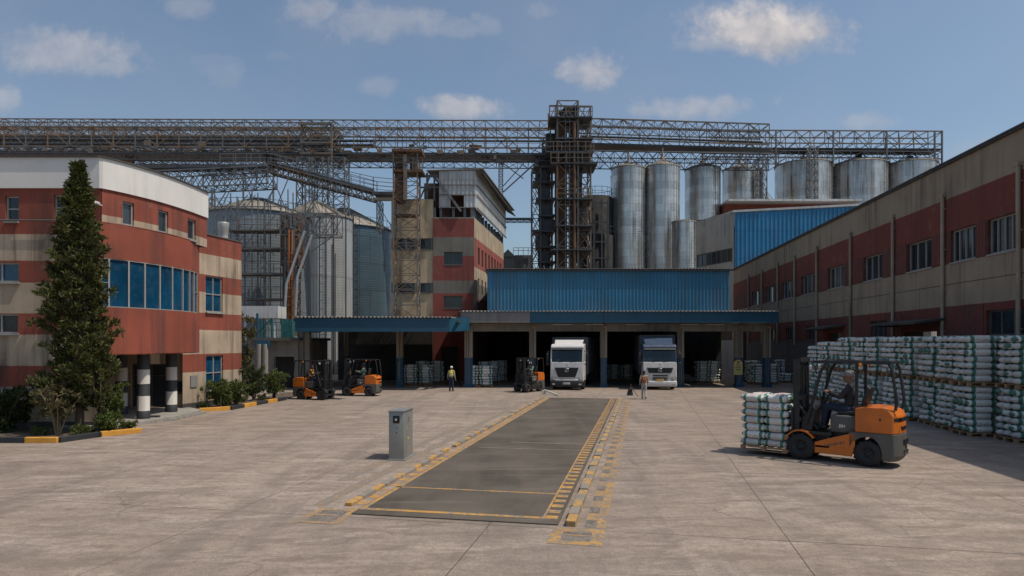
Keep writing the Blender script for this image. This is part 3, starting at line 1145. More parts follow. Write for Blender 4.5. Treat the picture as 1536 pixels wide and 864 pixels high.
m.prism([(AX - .15, 81.3, 19.25), (AX + 17.2, 81.3, 20.15), (AX + 17.2, 95, 20.15), (AL[0][0] - .15, 89.1, 19.45), (AL[0][0] - .15, 95, 19.45)], (0, 0, .25))
obj('roof', m, M['grey_sheet'], annex, True)
m = MB()
m.span((gx(1086, 90), 90, 18), (gx(1279, 90), 95, 22.0))
obj('red_upper_wall', m, M['red_wall'], annex, True)
m = MB()
m.span((gx(1086, 90) - .1, 87.8, 22.0), (gx(1280, 90), 95, 22.25))
obj('upper_roof', m, M['tank_white'], annex, True)

# ================================================================ loading shed with the blue ribbed front
shed = thing('loading_shed', 'open fronted loading shed with blue ribbed upper wall, flat canopy and blue footed columns', 'building', (4, 55, 0))
SY = 52.0
xa, xb = gx(732, SY), gx(1094, SY)
m = MB()
corrugated(m, (xa, SY), (xb, SY), 5.55, 9.06, .27, .06)
obj('blue_sheet_front', m, M['blue_sheet'], shed, True)
m = MB()
for xx in (xa, xb):
    corrugated(m, *(((xa, 74), (xa, SY)) if xx == xa else ((xb, SY), (xb, 74))), 5.6, 9.06, .27, .06)
obj('blue_sheet_side', m, M['blue_sheet'], shed, True)
m = MB()
corrugated_roof(m, xa - .25, xb + .25, SY - .25, 74, 9.13, 9.13)
obj('roof', m, M['roof_sheet'], shed, True)
m = MB()
m.box(((xa + xb) / 2, SY - .16, 9.02), (xb - xa + .4, .12, .09))
obj('roof_edge', m, M['roof_dark'], shed, True)
CY = 49.6
ca, cb = gx(691, CY), gx(1168, CY)
m = MB()
corrugated_roof(m, ca - .1, cb + .1, CY - .15, SY + .3, 5.72, 5.86, .27)
corrugated_roof(m, ca + .4, xa - .3, SY + .3, 59.4, 5.86, 6.1, .27)
corrugated_roof(m, xb + .3, cb - .1, SY + .3, 60, 5.86, 6.1, .27)
obj('canopy_roof', m, M['roof_sheet'], shed, True)
m = MB()
ft, fbm = 5.68, gz(484, CY)
cuts = [ca, gx(795, CY), gx(905, CY), gx(1020, CY), gx(1110, CY), cb]
for a, b in zip(cuts, cuts[1:]):
    m.m = 1 if a == ca else 0
    m.box(((a + b) / 2, CY, (ft + fbm) / 2), (b - a - .02, .1, ft - fbm))
m.m = 0
m.box((ca + .05, CY + 1.2, (ft + fbm) / 2), (.1, 2.2, ft - fbm))
m.box((cb - .05, CY + 1.2, (ft + fbm) / 2), (.1, 2.2, ft - fbm))
obj('canopy_fascia', m, [M['blue_fascia'], M['shutter']], shed, True)
m = MB()
m.box(((ca + cb) / 2, 51.15, gz(491, 51)), (cb - ca - .4, .35, .62))
for x in range(12):
    xx = ca + .8 + x * (cb - ca - 1.6) / 11
    m.box((xx, 50.4, 5.3), (.1, 1.3, .25))
obj('beam', m, M['concrete'], shed, True)
m = MB()
for px in (830, 878, 1020, 1060, 940):
    m.tube((gx(px, 50.2), 50.4, 4.78), (gx(px, 50.2) + 1.4, 50.4, 4.78), .04, None, 6)
obj('tube_lamp', m, M['tank_white'], shed, True)
M['col_paint'] = banded('column_beige_over_blue', [(0, (.012, .075, .15)), (2.25, (.34, .27, .19))], .7, .7, .15)
M['col_teal'] = M['col_paint']
for px, w in ((703, .62), (799, .5), (905, .5), (1020, .5), (1108, .5), (1150, .45)):
    m = MB()
    x = gx(px, 51.1)
    m.box((x, 51.1, 2.35), (w, .5, 4.7))
    m.m = 1
    m.box((x - w * .28, 50.84, 2.4), (.07, .03, 4.5))
    m.box((x + .02, 50.83, 2.3), (.09, .04, 4.4))
    m.m = 0
    m.box((x, 51.1, .12), (w + .14, .64, .24))
    obj('column', m, [M['col_paint'], M['frame_dark']], shed, True)
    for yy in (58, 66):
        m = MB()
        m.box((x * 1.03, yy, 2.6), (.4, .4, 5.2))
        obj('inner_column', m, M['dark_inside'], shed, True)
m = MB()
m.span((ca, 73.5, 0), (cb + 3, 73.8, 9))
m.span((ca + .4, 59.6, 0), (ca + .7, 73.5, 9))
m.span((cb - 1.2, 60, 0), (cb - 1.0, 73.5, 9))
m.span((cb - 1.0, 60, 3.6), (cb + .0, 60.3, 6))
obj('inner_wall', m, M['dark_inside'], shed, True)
m = MB()
for x in range(8):
    xx = xa + 1 + x * 2.3
    m.box((xx, 63, 8.3), (.16, 21, .3))
    m.box((xx, 63, 7.4), (.1, 21, .12))
obj('roof_truss', m, M['steel_dark'], shed, True)

# left lean-to canopy
lean = thing('canopy', 'long flat blue edged canopy roof on thick columns in front of the silos', 'canopy', (-9, 50, 0))
LY = 47.2
la, lb = gx(443, LY), gx(675, LY)
m = MB()
corrugated_roof(m, la - .1, lb + .1, LY - .15, 60, 5.2, 5.45, .27)
corrugated_roof(m, lb + .12, ca + .38, 50.0, 60, 5.32, 5.56, .27)  # strip added over the gap between canopies to keep sun off the sacks
obj('roof', m, M['roof_sheet'], lean, True)
m = MB()
m.box(((la + lb) / 2, LY, 4.66), (lb - la, .1, .96))
m.box((la + .05, LY + 3, 4.66), (.1, 5.9, .96))
m.add([(lb, LY - .05, 4.18), (lb + 1.3, LY + 2.5, 4.3), (lb + 1.3, LY + 2.5, 5.3), (lb, LY - .05, 5.14)], [(0, 1, 2, 3)])
obj('fascia', m, M['blue_fascia'], lean, True)
for px, yy, w in ((457, 50.5, .85), (600, 51, .48), (520, 57, .4)):
    m = MB()
    x = gx(px, yy)
    m.box((x, yy, 2.5), (w, .5, 4.98))
    m.m = 1
    m.box((x + .02, yy - .27, 2.6), (.09, .05, 4.4))
    m.m = 0
    obj('column', m, [M['concrete'] if px == 457 else M['col_paint'], M['frame_dark']], lean, True)
m = MB()
x = gx(600, 51)
for k in range(9):
    z = .75 + k * .14
    m.box((x - .02, 50.72, z), (.13, .02, .03))
    m.box((x + (-.06 if k % 2 else .03), 50.72, z + .06), (.03, .02, .09))
obj('painted_lettering', m, M['sign_yellow'], lean, True)
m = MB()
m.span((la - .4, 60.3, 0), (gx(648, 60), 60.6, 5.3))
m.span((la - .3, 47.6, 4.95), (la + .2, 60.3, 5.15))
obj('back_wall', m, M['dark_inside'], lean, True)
m = MB()
for k in range(6):
    m.box((la + 1 + k * 2.1, 53.5, 4.95), (.12, 12.5, .24))
obj('rafter', m, M['steel_dark'], lean, True)

# ================================================================ mill building
mill = thing('mill_building', 'tall red and beige banded mill with a grey sheet clad top storey', 'building', (-6, 66, 0))
MY = 60.7
mx = lambda px: gx(px, MY)
mz = lambda py: gz(py, MY)
BL = [(mx(587), MY), (mx(650), MY)]
RL = [(mx(650), MY - .15), (mx(711.5), MY - .15)]
SL = [(mx(711.5), MY - .15), (gx(755.5, 77.5), 77.5)]
M['mill_beige'] = banded('mill_beige_bands', [(0, (.50, .385, .25)), (mz(440), GREYC), (mz(424), (.50, .385, .25)), (mz(375), GREYC), (mz(357), (.50, .385, .25))], .85, .6)
M['mill_red'] = banded('mill_red_bands', [(0, (.22, .055, .042)), (mz(440), GREYC), (mz(421), (.22, .055, .042)), (mz(384), GREYC), (mz(356), (.22, .055, .042))], .85, .5)
M['mill_side'] = banded('mill_side_bands', [(0, (.24, .06, .045)), (mz(446), GREYC), (mz(424), (.37, .29, .2)), (mz(400), (.24, .06, .045)), (mz(356), (.37, .29, .2))], .85, .5)
wb = [(mx(597) - mx(587), mx(608) - mx(587), mz(374), mz(358)), (mx(610) - mx(587), mx(622) - mx(587), mz(374), mz(358)), (mx(597) - mx(587), mx(622) - mx(587), mz(439), mz(425)), (mx(628) - mx(587), mx(646) - mx(587), mz(374), mz(358)), (mx(628) - mx(587), mx(646) - mx(587), mz(439), mz(425))]
m = MB()
wall(m, BL, 0, mz(300), wb)
wall(m, [(BL[0][0], 76), BL[0]], 0, mz(300))
obj('beige_wall', m, M['mill_beige'], mill, True)
for i, h in enumerate(wb):
    window(mill, BL, *h, 2 if i == 2 else 1, 1, fm='frame_dark', gm='dark_glass' if i < 3 else 'dark_glass')
rw = [(mx(666) - mx(650), mx(694) - mx(650), mz(397), mz(378)), (mx(666) - mx(650), mx(694) - mx(650), mz(462), mz(444))]
dr = (mx(663) - mx(650), mx(688) - mx(650), 0.0, 3.0)
m = MB()
wall(m, RL, 0, mz(328), rw + [dr], depth=.35)
m.quad((RL[0][0], MY - .15, 0), (RL[0][0], MY - .15, mz(328)), (RL[0][0], MY, mz(328)), (RL[0][0], MY, 0))
obj('red_wall', m, M['mill_red'], mill, True)
for h in rw:
    window(mill, RL, *h, 2, 1, fm='frame_dark', inset=.2)
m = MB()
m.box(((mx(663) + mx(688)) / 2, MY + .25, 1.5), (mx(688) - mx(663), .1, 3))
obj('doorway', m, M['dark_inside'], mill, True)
SLn = plen(SL)[-1]
sw = [(SLn * (.1 + k * .105), SLn * (.1 + k * .105) + .9, 10.7, 12.3) for k in range(8)] + [(SLn * (.1 + k * .105), SLn * (.1 + k * .105) + .7, 8.0, 9.4) for k in range(6)] + [(SLn * (.1 + k * .105), SLn * (.1 + k * .105) + .7, 6.3, 7.4) for k in range(3)]
m = MB()
wall(m, SL, 0, mz(328), sw, depth=.2)
obj('side_wall', m, M['mill_side'], mill, True)
for h in sw:
    window(mill, SL, *h, 1, 1, fm='frame_dark', sill=False)
m = MB()
m.prism([(*BL[0], mz(300)), (*BL[1], mz(300)), (BL[1][0], 76, mz(300)), (BL[0][0], 76, mz(300))], (0, 0, .1))
m.prism([(RL[0][0] - .1, RL[0][1], mz(328)), (*RL[1], mz(328)), (*SL[1], mz(328)), (RL[0][0], 77.5, mz(328))], (0, 0, .1))
obj('floor_slab', m, M['concrete'], mill, True)
# clad upper storey standing on posts
zc0, zc1 = mz(311), mz(258)
c0, c1 = (mx(659), MY - .1), (mx(714), MY - .1)
m = MB()
hole_a, hole_b, hz0, hz1 = mx(676), mx(696), mz(311), mz(293)
corrugated(m, c0, (hole_a, MY - .1), zc0, zc1 + .1, .32, .06)
corrugated(m, (hole_a, MY - .1), (hole_b, MY - .1), hz1, zc1 + .1, .32, .06)
corrugated(m, (hole_b, MY - .1), c1, zc0, zc1 + .1, .32, .06)
corrugated(m, c1, (SL[1][0] + .2, 77.6), zc0 - .2, zc1, .32, .06)
obj('sheet_cladding', m, M['grey_sheet'], mill, True)
m = MB()
for z in (zc0 - .05, zc0 + 1.1, zc1 - 1.2):
    m.box(((c0[0] + c1[0]) / 2, MY - .2, z), (c1[0] - c0[0], .08, .08))
    m.bar((c1[0] + .12, c1[1], z), (SL[1][0] + .32, 77.6, z - .1), .08)
obj('cladding_rail', m, M['shutter'], mill, True)
m = MB()
for k in range(11):
    t = k / 10
    x, y = SL[0][0] + (SL[1][0] - SL[0][0]) * t - .2, SL[0][1] + (77.5 - SL[0][1]) * t + .2
    m.bar((x, y, mz(328) + .1), (x, y, zc0), .28)
for px in (652, 661, 680, 697, 711):
    m.bar((mx(px), MY + .2, mz(328) + .1), (mx(px), MY + .2, zc0), .22)
for px in (629, 640, 651, 659):
    m.bar((mx(px), MY + .3, mz(300)), (mx(px), MY + .3, zc1), .16)
m.bar((mx(629), MY + .3, zc1 - .3), (mx(660), MY + .3, zc1 - .3), .2)
m.bar((mx(629), MY + .3, mz(280)), (mx(660), MY + .3, mz(280)), .14)
m.bar((mx(655), MY - .3, mz(268)), (mx(692), MY - .3, mz(318)), .2)
m.bar((mx(629), MY + .3, mz(298)), (mx(645), MY + .3, mz(262)), .12)
obj('steel_post', m, M['steel'], mill, True)
m = MB()
m.span((mx(629), 64, mz(300)), (mx(712), 76, mz(262)))
obj('machine_bin', m, M['rust_casing'], mill, True)
m = MB()
rx0 = mx(640)
m.prism([(rx0, MY - .3, zc1 + .05), (mx(717) + .5, MY - .3, zc1 + .2), (SL[1][0] + 1.3, 78.5, zc1 - .05), (rx0 + 2, 78.5, zc1 - .05)], (0, 0, .07))
obj('roof', m, M['roof_sheet'], mill, True)
m = MB()
m.prism([(mx(717) + .1, MY - .32, zc1 + .02), (mx(717) + .55, MY - .32, zc1 - .3), (SL[1][0] + 1.4, 78.5, zc1 - .75), (SL[1][0] + .4, 78.5, zc1 - .2)], (0, 0, .1))
obj('eave', m, M['roof_dark'], mill, True)

# low plant sheds seen between the mill and the towers
low = thing('plant_shed', 'low grey shed with a rounded roof and railing between the mill and the lattice tower', 'shed', (gx(777, 84), 86, 0))
bx = gx(777, 84)
m = MB()
m.span((gx(752, 84) - bx, -2, 0), (gx(772, 84) - bx, 4, gz(385, 84)))
m.span((gx(772, 84) - bx, -1, 0), (gx(800, 84) - bx, 4, gz(381, 84)))
obj('shed_body', m, M['shutter'], low)
m = MB()
m.prism([(gx(751, 84) - bx, -2.2, gz(385, 84)), (gx(773, 84) - bx, -2.2, gz(385, 84)), (gx(762, 84) - bx, -2.2, gz(374, 84))], (0, 6, 0))
obj('shed_roof', m, M['concrete'], low)
m = MB()
rail(m, [(gx(770, 84) - bx, -1.2, gz(381, 84)), (gx(800, 84) - bx, -1.2, gz(381, 84))], .9, .6, .03)
obj('railing', m, M['steel_dark'], low)


# ================================================================ steel lattices
def lattice_tower(mb, x0, x1, y0, y1, z0, z1, n, leg=.2, br=.09, levels=True):
    leg, br = leg * .85, br * .75
    cs = [(x0, y0), (x1, y0), (x1, y1), (x0, y1)]
    for x, y in cs:
        mb.bar((x, y, z0), (x, y, z1), leg)
    h = (z1 - z0) / n
    for i in range(n):
        a, b = z0 + i * h, z0 + (i + 1) * h
        for (p, q) in zip(cs, cs[1:] + cs[:1]):
            mb.bar((*p, a), (*q, b), br)
            mb.bar((*q, a), (*p, b), br)
            if levels:
                mb.bar((*p, b), (*q, b), br * 1.2)


def lattice_beam(mb, a, b, w, h, n, chord=.16, br=.08, style='warren', top_x=True):
    """box girder from a to b (bottom near chord), depth w away from the viewer, height h"""
    a, b = Vector(a), Vector(b)
    chord, br = chord * .8, br * .72
    d = (b - a).normalized()
    sd = Vector((-d.y, d.x, 0)).normalized()
    if sd.y < 0:
        sd = -sd
    L = (b - a).length
    for o in (0, w):
        for z in (0, h):
            mb.bar(a + sd * o + Z * z, b + sd * o + Z * z, chord)
    st = (b - a) / n
    for i in range(n + 1):
        p = a + st * i
        for o in (0, w):
            mb.bar(p + sd * o, p + sd * o + Z * h, br * 1.1)
        for z in (0, h):
            mb.bar(p + Z * z, p + sd * w + Z * z, br)
        if i == n:
            break
        q = p + st
        for o in (0, w):
            if style == 'x':
                mb.bar(p + sd * o, q + sd * o + Z * h, br)
                mb.bar(q + sd * o, p + sd * o + Z * h, br)
            elif (i + (1 if o else 0)) % 2:
                mb.bar(p + sd * o, q + sd * o + Z * h, br)
            else:
                mb.bar(q + sd * o, p + sd * o + Z * h, br)
        if top_x:
            for z in (0, h):
                mb.bar(p + Z * z, q + sd * w + Z * z, br * .8)


# ---- main overhead gallery, left of the tower
GY = 80.0
gal = thing('conveyor_gantry', 'long rusty overhead conveyor gantry crossing the whole left sky', 'gantry', (-25, 82, 25))
Lx, Rx = gx(-60, GY), gx(826, GY)
slope = lambda yl, yr, px: yl + (yr - yl) * px / 820


def gp(px, yl, yr, Y=GY):
    return at(px, slope(yl, yr, px), Y)


# roof frame, main frame, conveyor deck, under-frame
m = MB()
n = 27
a, b = gp(-60, 190, 193), gp(826, 190, 193)
lattice_beam(m, a, b, 3.6, .95, n * 2, .15, .075)
obj('roof_frame', m, M['steel_rust'], gal, True)
m = MB()
lattice_beam(m, gp(-60, 219, 222), gp(826, 219, 222), 3.6, 2.35, n, .2, .12)
obj('main_frame', m, M['steel_rust'], gal, True)
m = MB()
a, b = gp(-60, 229, 232), gp(826, 229, 232)
m.prism([a + Vector((0, .3, 0)), b + Vector((0, .3, 0)), b + Vector((0, .3, .3)), a + Vector((0, .3, .3))], (0, 3.0, 0))
for yy, r in ((206, .17), (213, .22)):
    m.tube(gp(-60, yy, yy + 4) + Vector((0, .7, 0)), gp(560, yy, yy + 4) + Vector((0, .7, 0)), r, None, 8)
m.tube(gp(-60, 199, 202) + Vector((0, 2.6, 0)), gp(826, 199, 202) + Vector((0, 2.6, 0)), .13, None, 8)
obj('conveyor_deck', m, M['steel_dark'], gal, True)
m = MB()
lattice_beam(m, gp(-60, 238, 241), gp(826, 238, 241), 3.6, .75, n * 2, .13, .075)
obj('under_frame', m, M['steel_dark'], gal, True)
m = MB()
R2 = random.Random(4)
for k in range(70):
    px = R2.uniform(-40, 815)
    yy = R2.choice((214, 222, 226, 234))
    p = gp(px, yy, yy + 3) + Vector((0, R2.uniform(-.1, 2.5), 0))
    m.box(p, (R2.uniform(.3, 1.2), .5, R2.uniform(.2, .6)))
    if k % 3 == 0:
        m.bar(p, p + Vector((R2.uniform(-1.2, 1.2), 0, R2.uniform(.8, 2.2))), .07)
obj('machinery', m, M['steel_rust'], gal, True)
m = MB()
rail(m, [gp(560, 220, 222) + Vector((0, -.1, 0)), gp(826, 220, 222) + Vector((0, -.1, 0))], 1.1, 1.3, .03)
obj('railing', m, M['steel_rust'], gal, True)

# ---- second gallery behind, left third
gal2 = thing('conveyor_gantry', 'darker second conveyor gantry running just behind the left rusty gantry, ending mid sky', 'gantry', (-38, 89, 25))
G2 = 88.0
m = MB()
lattice_beam(m, at(-80, 214, G2), at(506, 216, G2), 3.2, 1.75, 24, .2, .11, 'warren')
obj('main_frame', m, M['steel_dark'], gal2, True)
m = MB()
lattice_beam(m, at(-80, 236, G2), at(506, 238, G2), 3.2, 1.3, 34, .18, .1)
for yy, r, o in ((200, .25, 1), (208, .3, .4), (222, .28, 2)):
    m.tube(at(-80, yy, G2) + Vector((0, o, 0)), at(506, yy + 2, G2) + Vector((0, o, 0)), r, None, 8)
obj('pipe_rack', m, M['steel'], gal2, True)
m = MB()
lattice_beam(m, at(-80, 192, G2), at(506, 193, G2), 3.2, .8, 40, .16, .08)
obj('roof_frame', m, M['steel'], gal2, True)

# ---- right galleries
gal3 = thing('conveyor_gantry', 'grey conveyor gantry running right from the tower above the tall silos', 'gantry', (25, 90, 24))
G3 = 88.0
m = MB()
lattice_beam(m, at(872, 208, G3), at(1154, 217, G3), 3.4, 2.7, 9, .2, .12, 'warren')
obj('main_frame', m, M['steel_rust'], gal3, True)
m = MB()
lattice_beam(m, at(872, 188, G3), at(1154, 197, G3), 3.4, .95, 18, .16, .08)
obj('roof_frame', m, M['steel'], gal3, True)
m = MB()
a, b = at(872, 215, G3), at(1160, 223, G3)
m.prism([a + Vector((0, .3, 0)), b + Vector((0, .3, 0)), b + Vector((0, .3, .22)), a + Vector((0, .3, .22))], (0, 2.8, 0))
m.tube(at(872, 226, G3), at(1160, 231, G3), .1, None, 8)
m.tube(at(872, 199, G3) + Vector((0, 1.5, 0)), at(1150, 208, G3) + Vector((0, 1.5, 0)), .16, None, 8)
obj('conveyor_deck', m, M['steel_dark'], gal3, True)
m = MB()
lattice_beam(m, at(872, 243, G3), at(1168, 246, G3), 3.4, 1.5, 18, .15, .09, 'x')
obj('under_frame', m, M['steel_dark'], gal3, True)
gal4 = thing('conveyor_gantry', 'lower grey conveyor gantry ending in open sky above the three wide silos', 'gantry', (48, 98, 26))
G4 = 97.0
m = MB()
lattice_beam(m, at(1060, 214, G4), at(1414, 216, G4), 3.4, 1.85, 16, .2, .12)
obj('main_frame', m, M['steel_rust'], gal4, True)
m = MB()
a, b = at(1060, 222, G4), at(1414, 224, G4)
m.prism([a + Vector((0, .3, 0)), b + Vector((0, .3, 0)), b + Vector((0, .3, .22)), a + Vector((0, .3, .22))], (0, 2.8, 0))
obj('conveyor_deck', m, M['steel_dark'], gal4, True)
m = MB()
lattice_beam(m, at(1060, 236, G4), at(1414, 238, G4), 3.4, 1.05, 18, .14, .09)
for px in (1164, 1250, 1330, 1402, 1413):
    m.bar(at(px, 196, G4), at(px, 250, G4), .2)
m.bar(at(1413, 250, G4), at(1390, 222, G4), .12)
obj('under_frame', m, M['steel'], gal4, True)

# ---- rusty main tower
tow = thing('elevator_tower', 'tall rusty lattice elevator tower rising above every other structure', 'tower', (gx(856, 78), 80.5, 0))
TY = 78.0
tx = lambda px: gx(px, TY)
tz = lambda py: gz(py, TY)
m = MB()
lattice_tower(m, tx(836), tx(867), TY, TY + 3.4, 0, tz(151), 13, .24, .12)
obj('front_frame', m, M['steel_rust'], tow, True)
m = MB()
lattice_tower(m, tx(868.5), tx(887), TY + .6, TY + 4, 0, tz(158), 15, .18, .1)
obj('side_frame', m, M['steel_rust'], tow, True)
m = MB()
m.span((tx(838), TY + 1.2, 0), (tx(852), TY + 3, tz(176)))
m.span((tx(856), TY + 1.4, 0), (tx(866), TY + 3.1, tz(170)))
m.span((tx(870), TY + 2, 0), (tx(876), TY + 3.2, tz(200)))
m.tube((tx(861), TY - .25, 0), (tx(861), TY - .25, tz(185)), .2, None, 8)
obj('elevator_casing', m, M['rust_casing'], tow, True)
m = MB()
m.span((tx(843), TY + .8, tz(178)), (tx(862), TY + 2.8, tz(163)))
m.ball((tx(852), TY + 1.8, tz(162)), (1.0, .9, .55), 12)
m.span((tx(846), TY + .5, tz(160)), (tx(868), TY + 3.2, tz(157)))
m.tube((tx(866), TY + 1.8, tz(166)), (tx(874), TY + 1.8, tz(182)), .4, .3, 10)
obj('elevator_head', m, M['steel_dark'], tow, True)
m = MB()
for py, p0, p1 in ((178, 824, 888), (210, 833, 889), (247, 826, 896), (300, 834, 888), (340, 834, 889), (376, 826, 888), (230, 818, 890)):
    m.span((tx(p0), TY - .5, tz(py)), (tx(p1), TY + 4.2, tz(py) + .14))
obj('platform', m, M['steel_dark'], tow, True)
m = MB()
for py, p0, p1 in ((178, 824, 888), (247, 826, 896), (230, 818, 890), (300, 834, 888)):
    rail(m, [(tx(p0), TY - .5, tz(py) + .14), (tx(p1), TY - .5, tz(py) + .14)], 1.1, .9, .035)
for x in (824.5, 836):
    m.bar((tx(x), TY + .3, tz(178)), (tx(x), TY + .3, tz(157)), .14)
    m.bar((tx(x), TY + 3, tz(178)), (tx(x), TY + 3, tz(157)), .14)
m.bar((tx(824.5), TY + .3, tz(157)), (tx(888), TY + .3, tz(158)), .12)
for k in range(6):
    m.bar((tx(824.5 + k * 9), TY + .3, tz(178)), (tx(833.5 + k * 9), TY + .3, tz(158)), .08)
obj('railing', m, M['steel_rust'], tow, True)
m = MB()
for k in range(70):
    z = k * .42
    m.bar((tx(851) - .25, TY - .3, z), (tx(851) + .25, TY - .3, z), .04)
for sx in (-.25, .25):
    m.bar((tx(851) + sx, TY - .3, 0), (tx(851) + sx, TY - .3, 29.4), .06)
obj('ladder', m, M['steel'], tow, True)

dt = thing('lattice_tower', 'dark grey lattice stair tower just left of the rusty elevator tower', 'tower', (gx(813, 81), 82, 0))
m = MB()
X_ = lambda px: gx(px, 81)
Z_ = lambda py: gz(py, 81)
lattice_tower(m, X_(798), X_(811), 81, 83.5, 0, Z_(252), 13, .17, .1)
lattice_tower(m, X_(815), X_(829), 81.6, 84, 0, Z_(205), 16, .17, .1)
obj('frame', m, M['steel'], dt, True)
m = MB()
for k, py in enumerate((275, 300, 325, 348, 372, 395, 252, 238)):
    m.span((X_(800 + (k % 3) * 4), 80.7, Z_(py)), (X_(832), 84, Z_(py) + .25))
    m.box((X_(812 + 4 * (k % 4)), 82, Z_(py) + .9), (1.4, 1.2, 1.4))
m.tube((X_(812), 82, 0), (X_(812), 82, Z_(230)), .28, None, 8)
m.tube((X_(822), 82, 0), (X_(822), 82, Z_(215)), .35, None, 8)
m.span((X_(820), 82, Z_(232)), (X_(834), 84.5, Z_(196)))
obj('platform', m, M['steel_dark'], dt, True)
m = MB()
rail(m, [(X_(797), 80.7, Z_(275)), (X_(812), 80.7, Z_(275))], 1.1, .8, .03)
obj('railing', m, M['steel_dark'], dt, True)

# post and braces below the gantry, pipe bridge to the mill
pb = thing('support_post', 'thin lattice post with long diagonal braces under the gantry above the mill roof', 'post', (gx(751, 77), 79, 0))
m = MB()
lattice_tower(m, gx(748, 78.2), gx(754, 78.2), 78.8, 79.6, gz(390, 79), gz(240, 79), 20, .1, .05)
m.bar(at(755, 288, 79), at(808, 240, 79), .14)
m.bar(at(755, 279, 79), at(790, 240, 79), .1)
m.bar(at(755, 245, 79), at(785, 268, 79), .1)
obj('frame', m, M['steel_dark'], pb, True)
br = thing('pipe_bridge', 'thin horizontal pipe bridge between the mill and the dark stair tower', 'pipe bridge', tuple(at(780, 330, 79)))
m = MB()
lattice_beam(m, at(752, 332, 80), at(800, 332, 80), .9, .4, 10, .08, .05)
m.tube(at(752, 329, 80), at(800, 329, 80), .12, None, 8)
obj('frame', m, M['steel_dark'], br, True)

# rusty lift frame in front of the mill
lf = thing('lift_frame', 'rusty lattice lift frame standing against the beige mill wall', 'tower', (gx(608, 58.5), 59.5, 0))
FY = 58.6
m = MB()
lattice_tower(m, gx(590, FY), gx(626, FY), FY, FY + 1.6, 5.4, gz(226, FY), 11, .12, .06)
m.bar((gx(608, FY), FY, gz(300, FY)), (gx(608, FY), FY, gz(232, FY)), .3)
obj('frame', m, M['steel_rust'], lf, True)
m = MB()
m.span((gx(588, FY), FY - .2, gz(228, FY)), (gx(633, FY), FY + 2, gz(224, FY)))
m.span((gx(592, FY), FY + .2, gz(300, FY)), (gx(604, FY), FY + 1.8, gz(228, FY)))
m.span((gx(590, FY), FY - .1, gz(258, FY)), (gx(634, FY), FY + 2, gz(254, FY)))
m.span((gx(592, FY), FY + .2, gz(323, FY)), (gx(622, FY), FY + 1.3, gz(320, FY)))
obj('platform', m, M['rust_casing'], lf, True)
m = MB()
m.tube((gx(620, FY), FY + .8, gz(254, FY)), (gx(620, FY), FY + .8, gz(236, FY)), .42, None, 12)
obj('winch_drum', m, M['steel_rust'], lf, True)
m = MB()
rail(m, [(gx(590, FY), FY - .1, gz(254, FY)), (gx(634, FY), FY - .1, gz(254, FY))], 1, .7, .025)
obj('railing', m, M['steel_rust'], lf, True)

# support towers of the left gallery
st1 = thing('support_tower', 'grey lattice support tower under the left gantry behind the silo roofs', 'tower', (gx(470, 76), 78, 0))
m = MB()
for a, b in ((444, 463), (467, 483), (492, 516)):
    lattice_tower(m, gx(a, 78), gx(b, 78), 78.2, 80.4, 14, gz(235, 78), 8, .16, .09)
obj('frame', m, M['steel'], st1, True)
m = MB()
lattice_tower(m, gx(450, 79), gx(495, 79), 79.6, 83.6, gz(240, 79), gz(182, 79), 2, .26, .13)
for py in (186, 214, 230):
    m.bar(at(450, py, 79.4), at(497, py, 79.4), .22)
obj('rust_portal', m, M['steel_rust'], st1, True)

# lower gallery with the inclined walkway
lg = thing('inclined_conveyor', 'lower conveyor gallery bending down over the silo roofs to the mill', 'conveyor', (gx(400, 66), 66, 16))
IY = 66.0
m = MB()
lattice_beam(m, at(205, 284, IY), at(402, 275, IY), 2.6, 1.75, 12, .15, .09, 'x')
lattice_beam(m, at(300, 262, IY), at(402, 254, IY), 2.6, .5, 10, .12, .07)
obj('level_frame', m, M['steel'], lg, True)
m = MB()
pa, pb_, pc = at(400, 256, IY), at(560, 299, IY), at(592, 299, IY)
lattice_beam(m, pa, pb_, 1.8, .75, 20, .13, .08)
m.bar(pb_, pc, .3)
obj('inclined_frame', m, M['steel_rust'], lg, True)
m = MB()
for a, b in ((at(205, 252, IY), at(400, 250, IY)), (pa + Z * .75, pb_ + Z * .75), (pb_ + Z * .5, pc + Z * .5)):
    m.prism([a, b, b + Z * .28, a + Z * .28], (0, 1.8, 0))
obj('conveyor_cover', m, M['steel_dark'], lg, True)
m = MB()
rail(m, [at(330, 249, IY), at(400, 248, IY), pb_ + Z * 1.0, pc + Z * .8], 1.2, 1.3, .03, (.4, .8))
rail(m, [at(330, 249, IY + 1.8), pa + Z * 1.0 + Vector((0, 1.8, 0)), pb_ + Z * 1.0 + Vector((0, 1.8, 0)), pc + Z * .8 + Vector((0, 1.8, 0))], 1.2, 1.3, .03, (.4, .8))
obj('railing', m, M['steel'], lg, True)
m = MB()
for px in (215, 240, 262, 318, 365, 410, 458):
    top = 282 if px < 330 else 262 + max(0, px - 400) * .27
    m.bar(at(px, top, IY), at(px, 330, IY), .14)
    m.bar(at(px, top + 4, IY), at(px + 22, 322, IY), .08)
    m.bar(at(px + 22, top + 4, IY), at(px, 322, IY), .08)
lattice_tower(m, gx(565, IY), gx(570, IY), IY, IY + 1.6, gz(348, IY), gz(300, IY), 4, .09, .05)
m.bar(at(566, 306, IY), at(586, 338, IY), .07)
obj('trestle', m, M['steel'], lg, True)


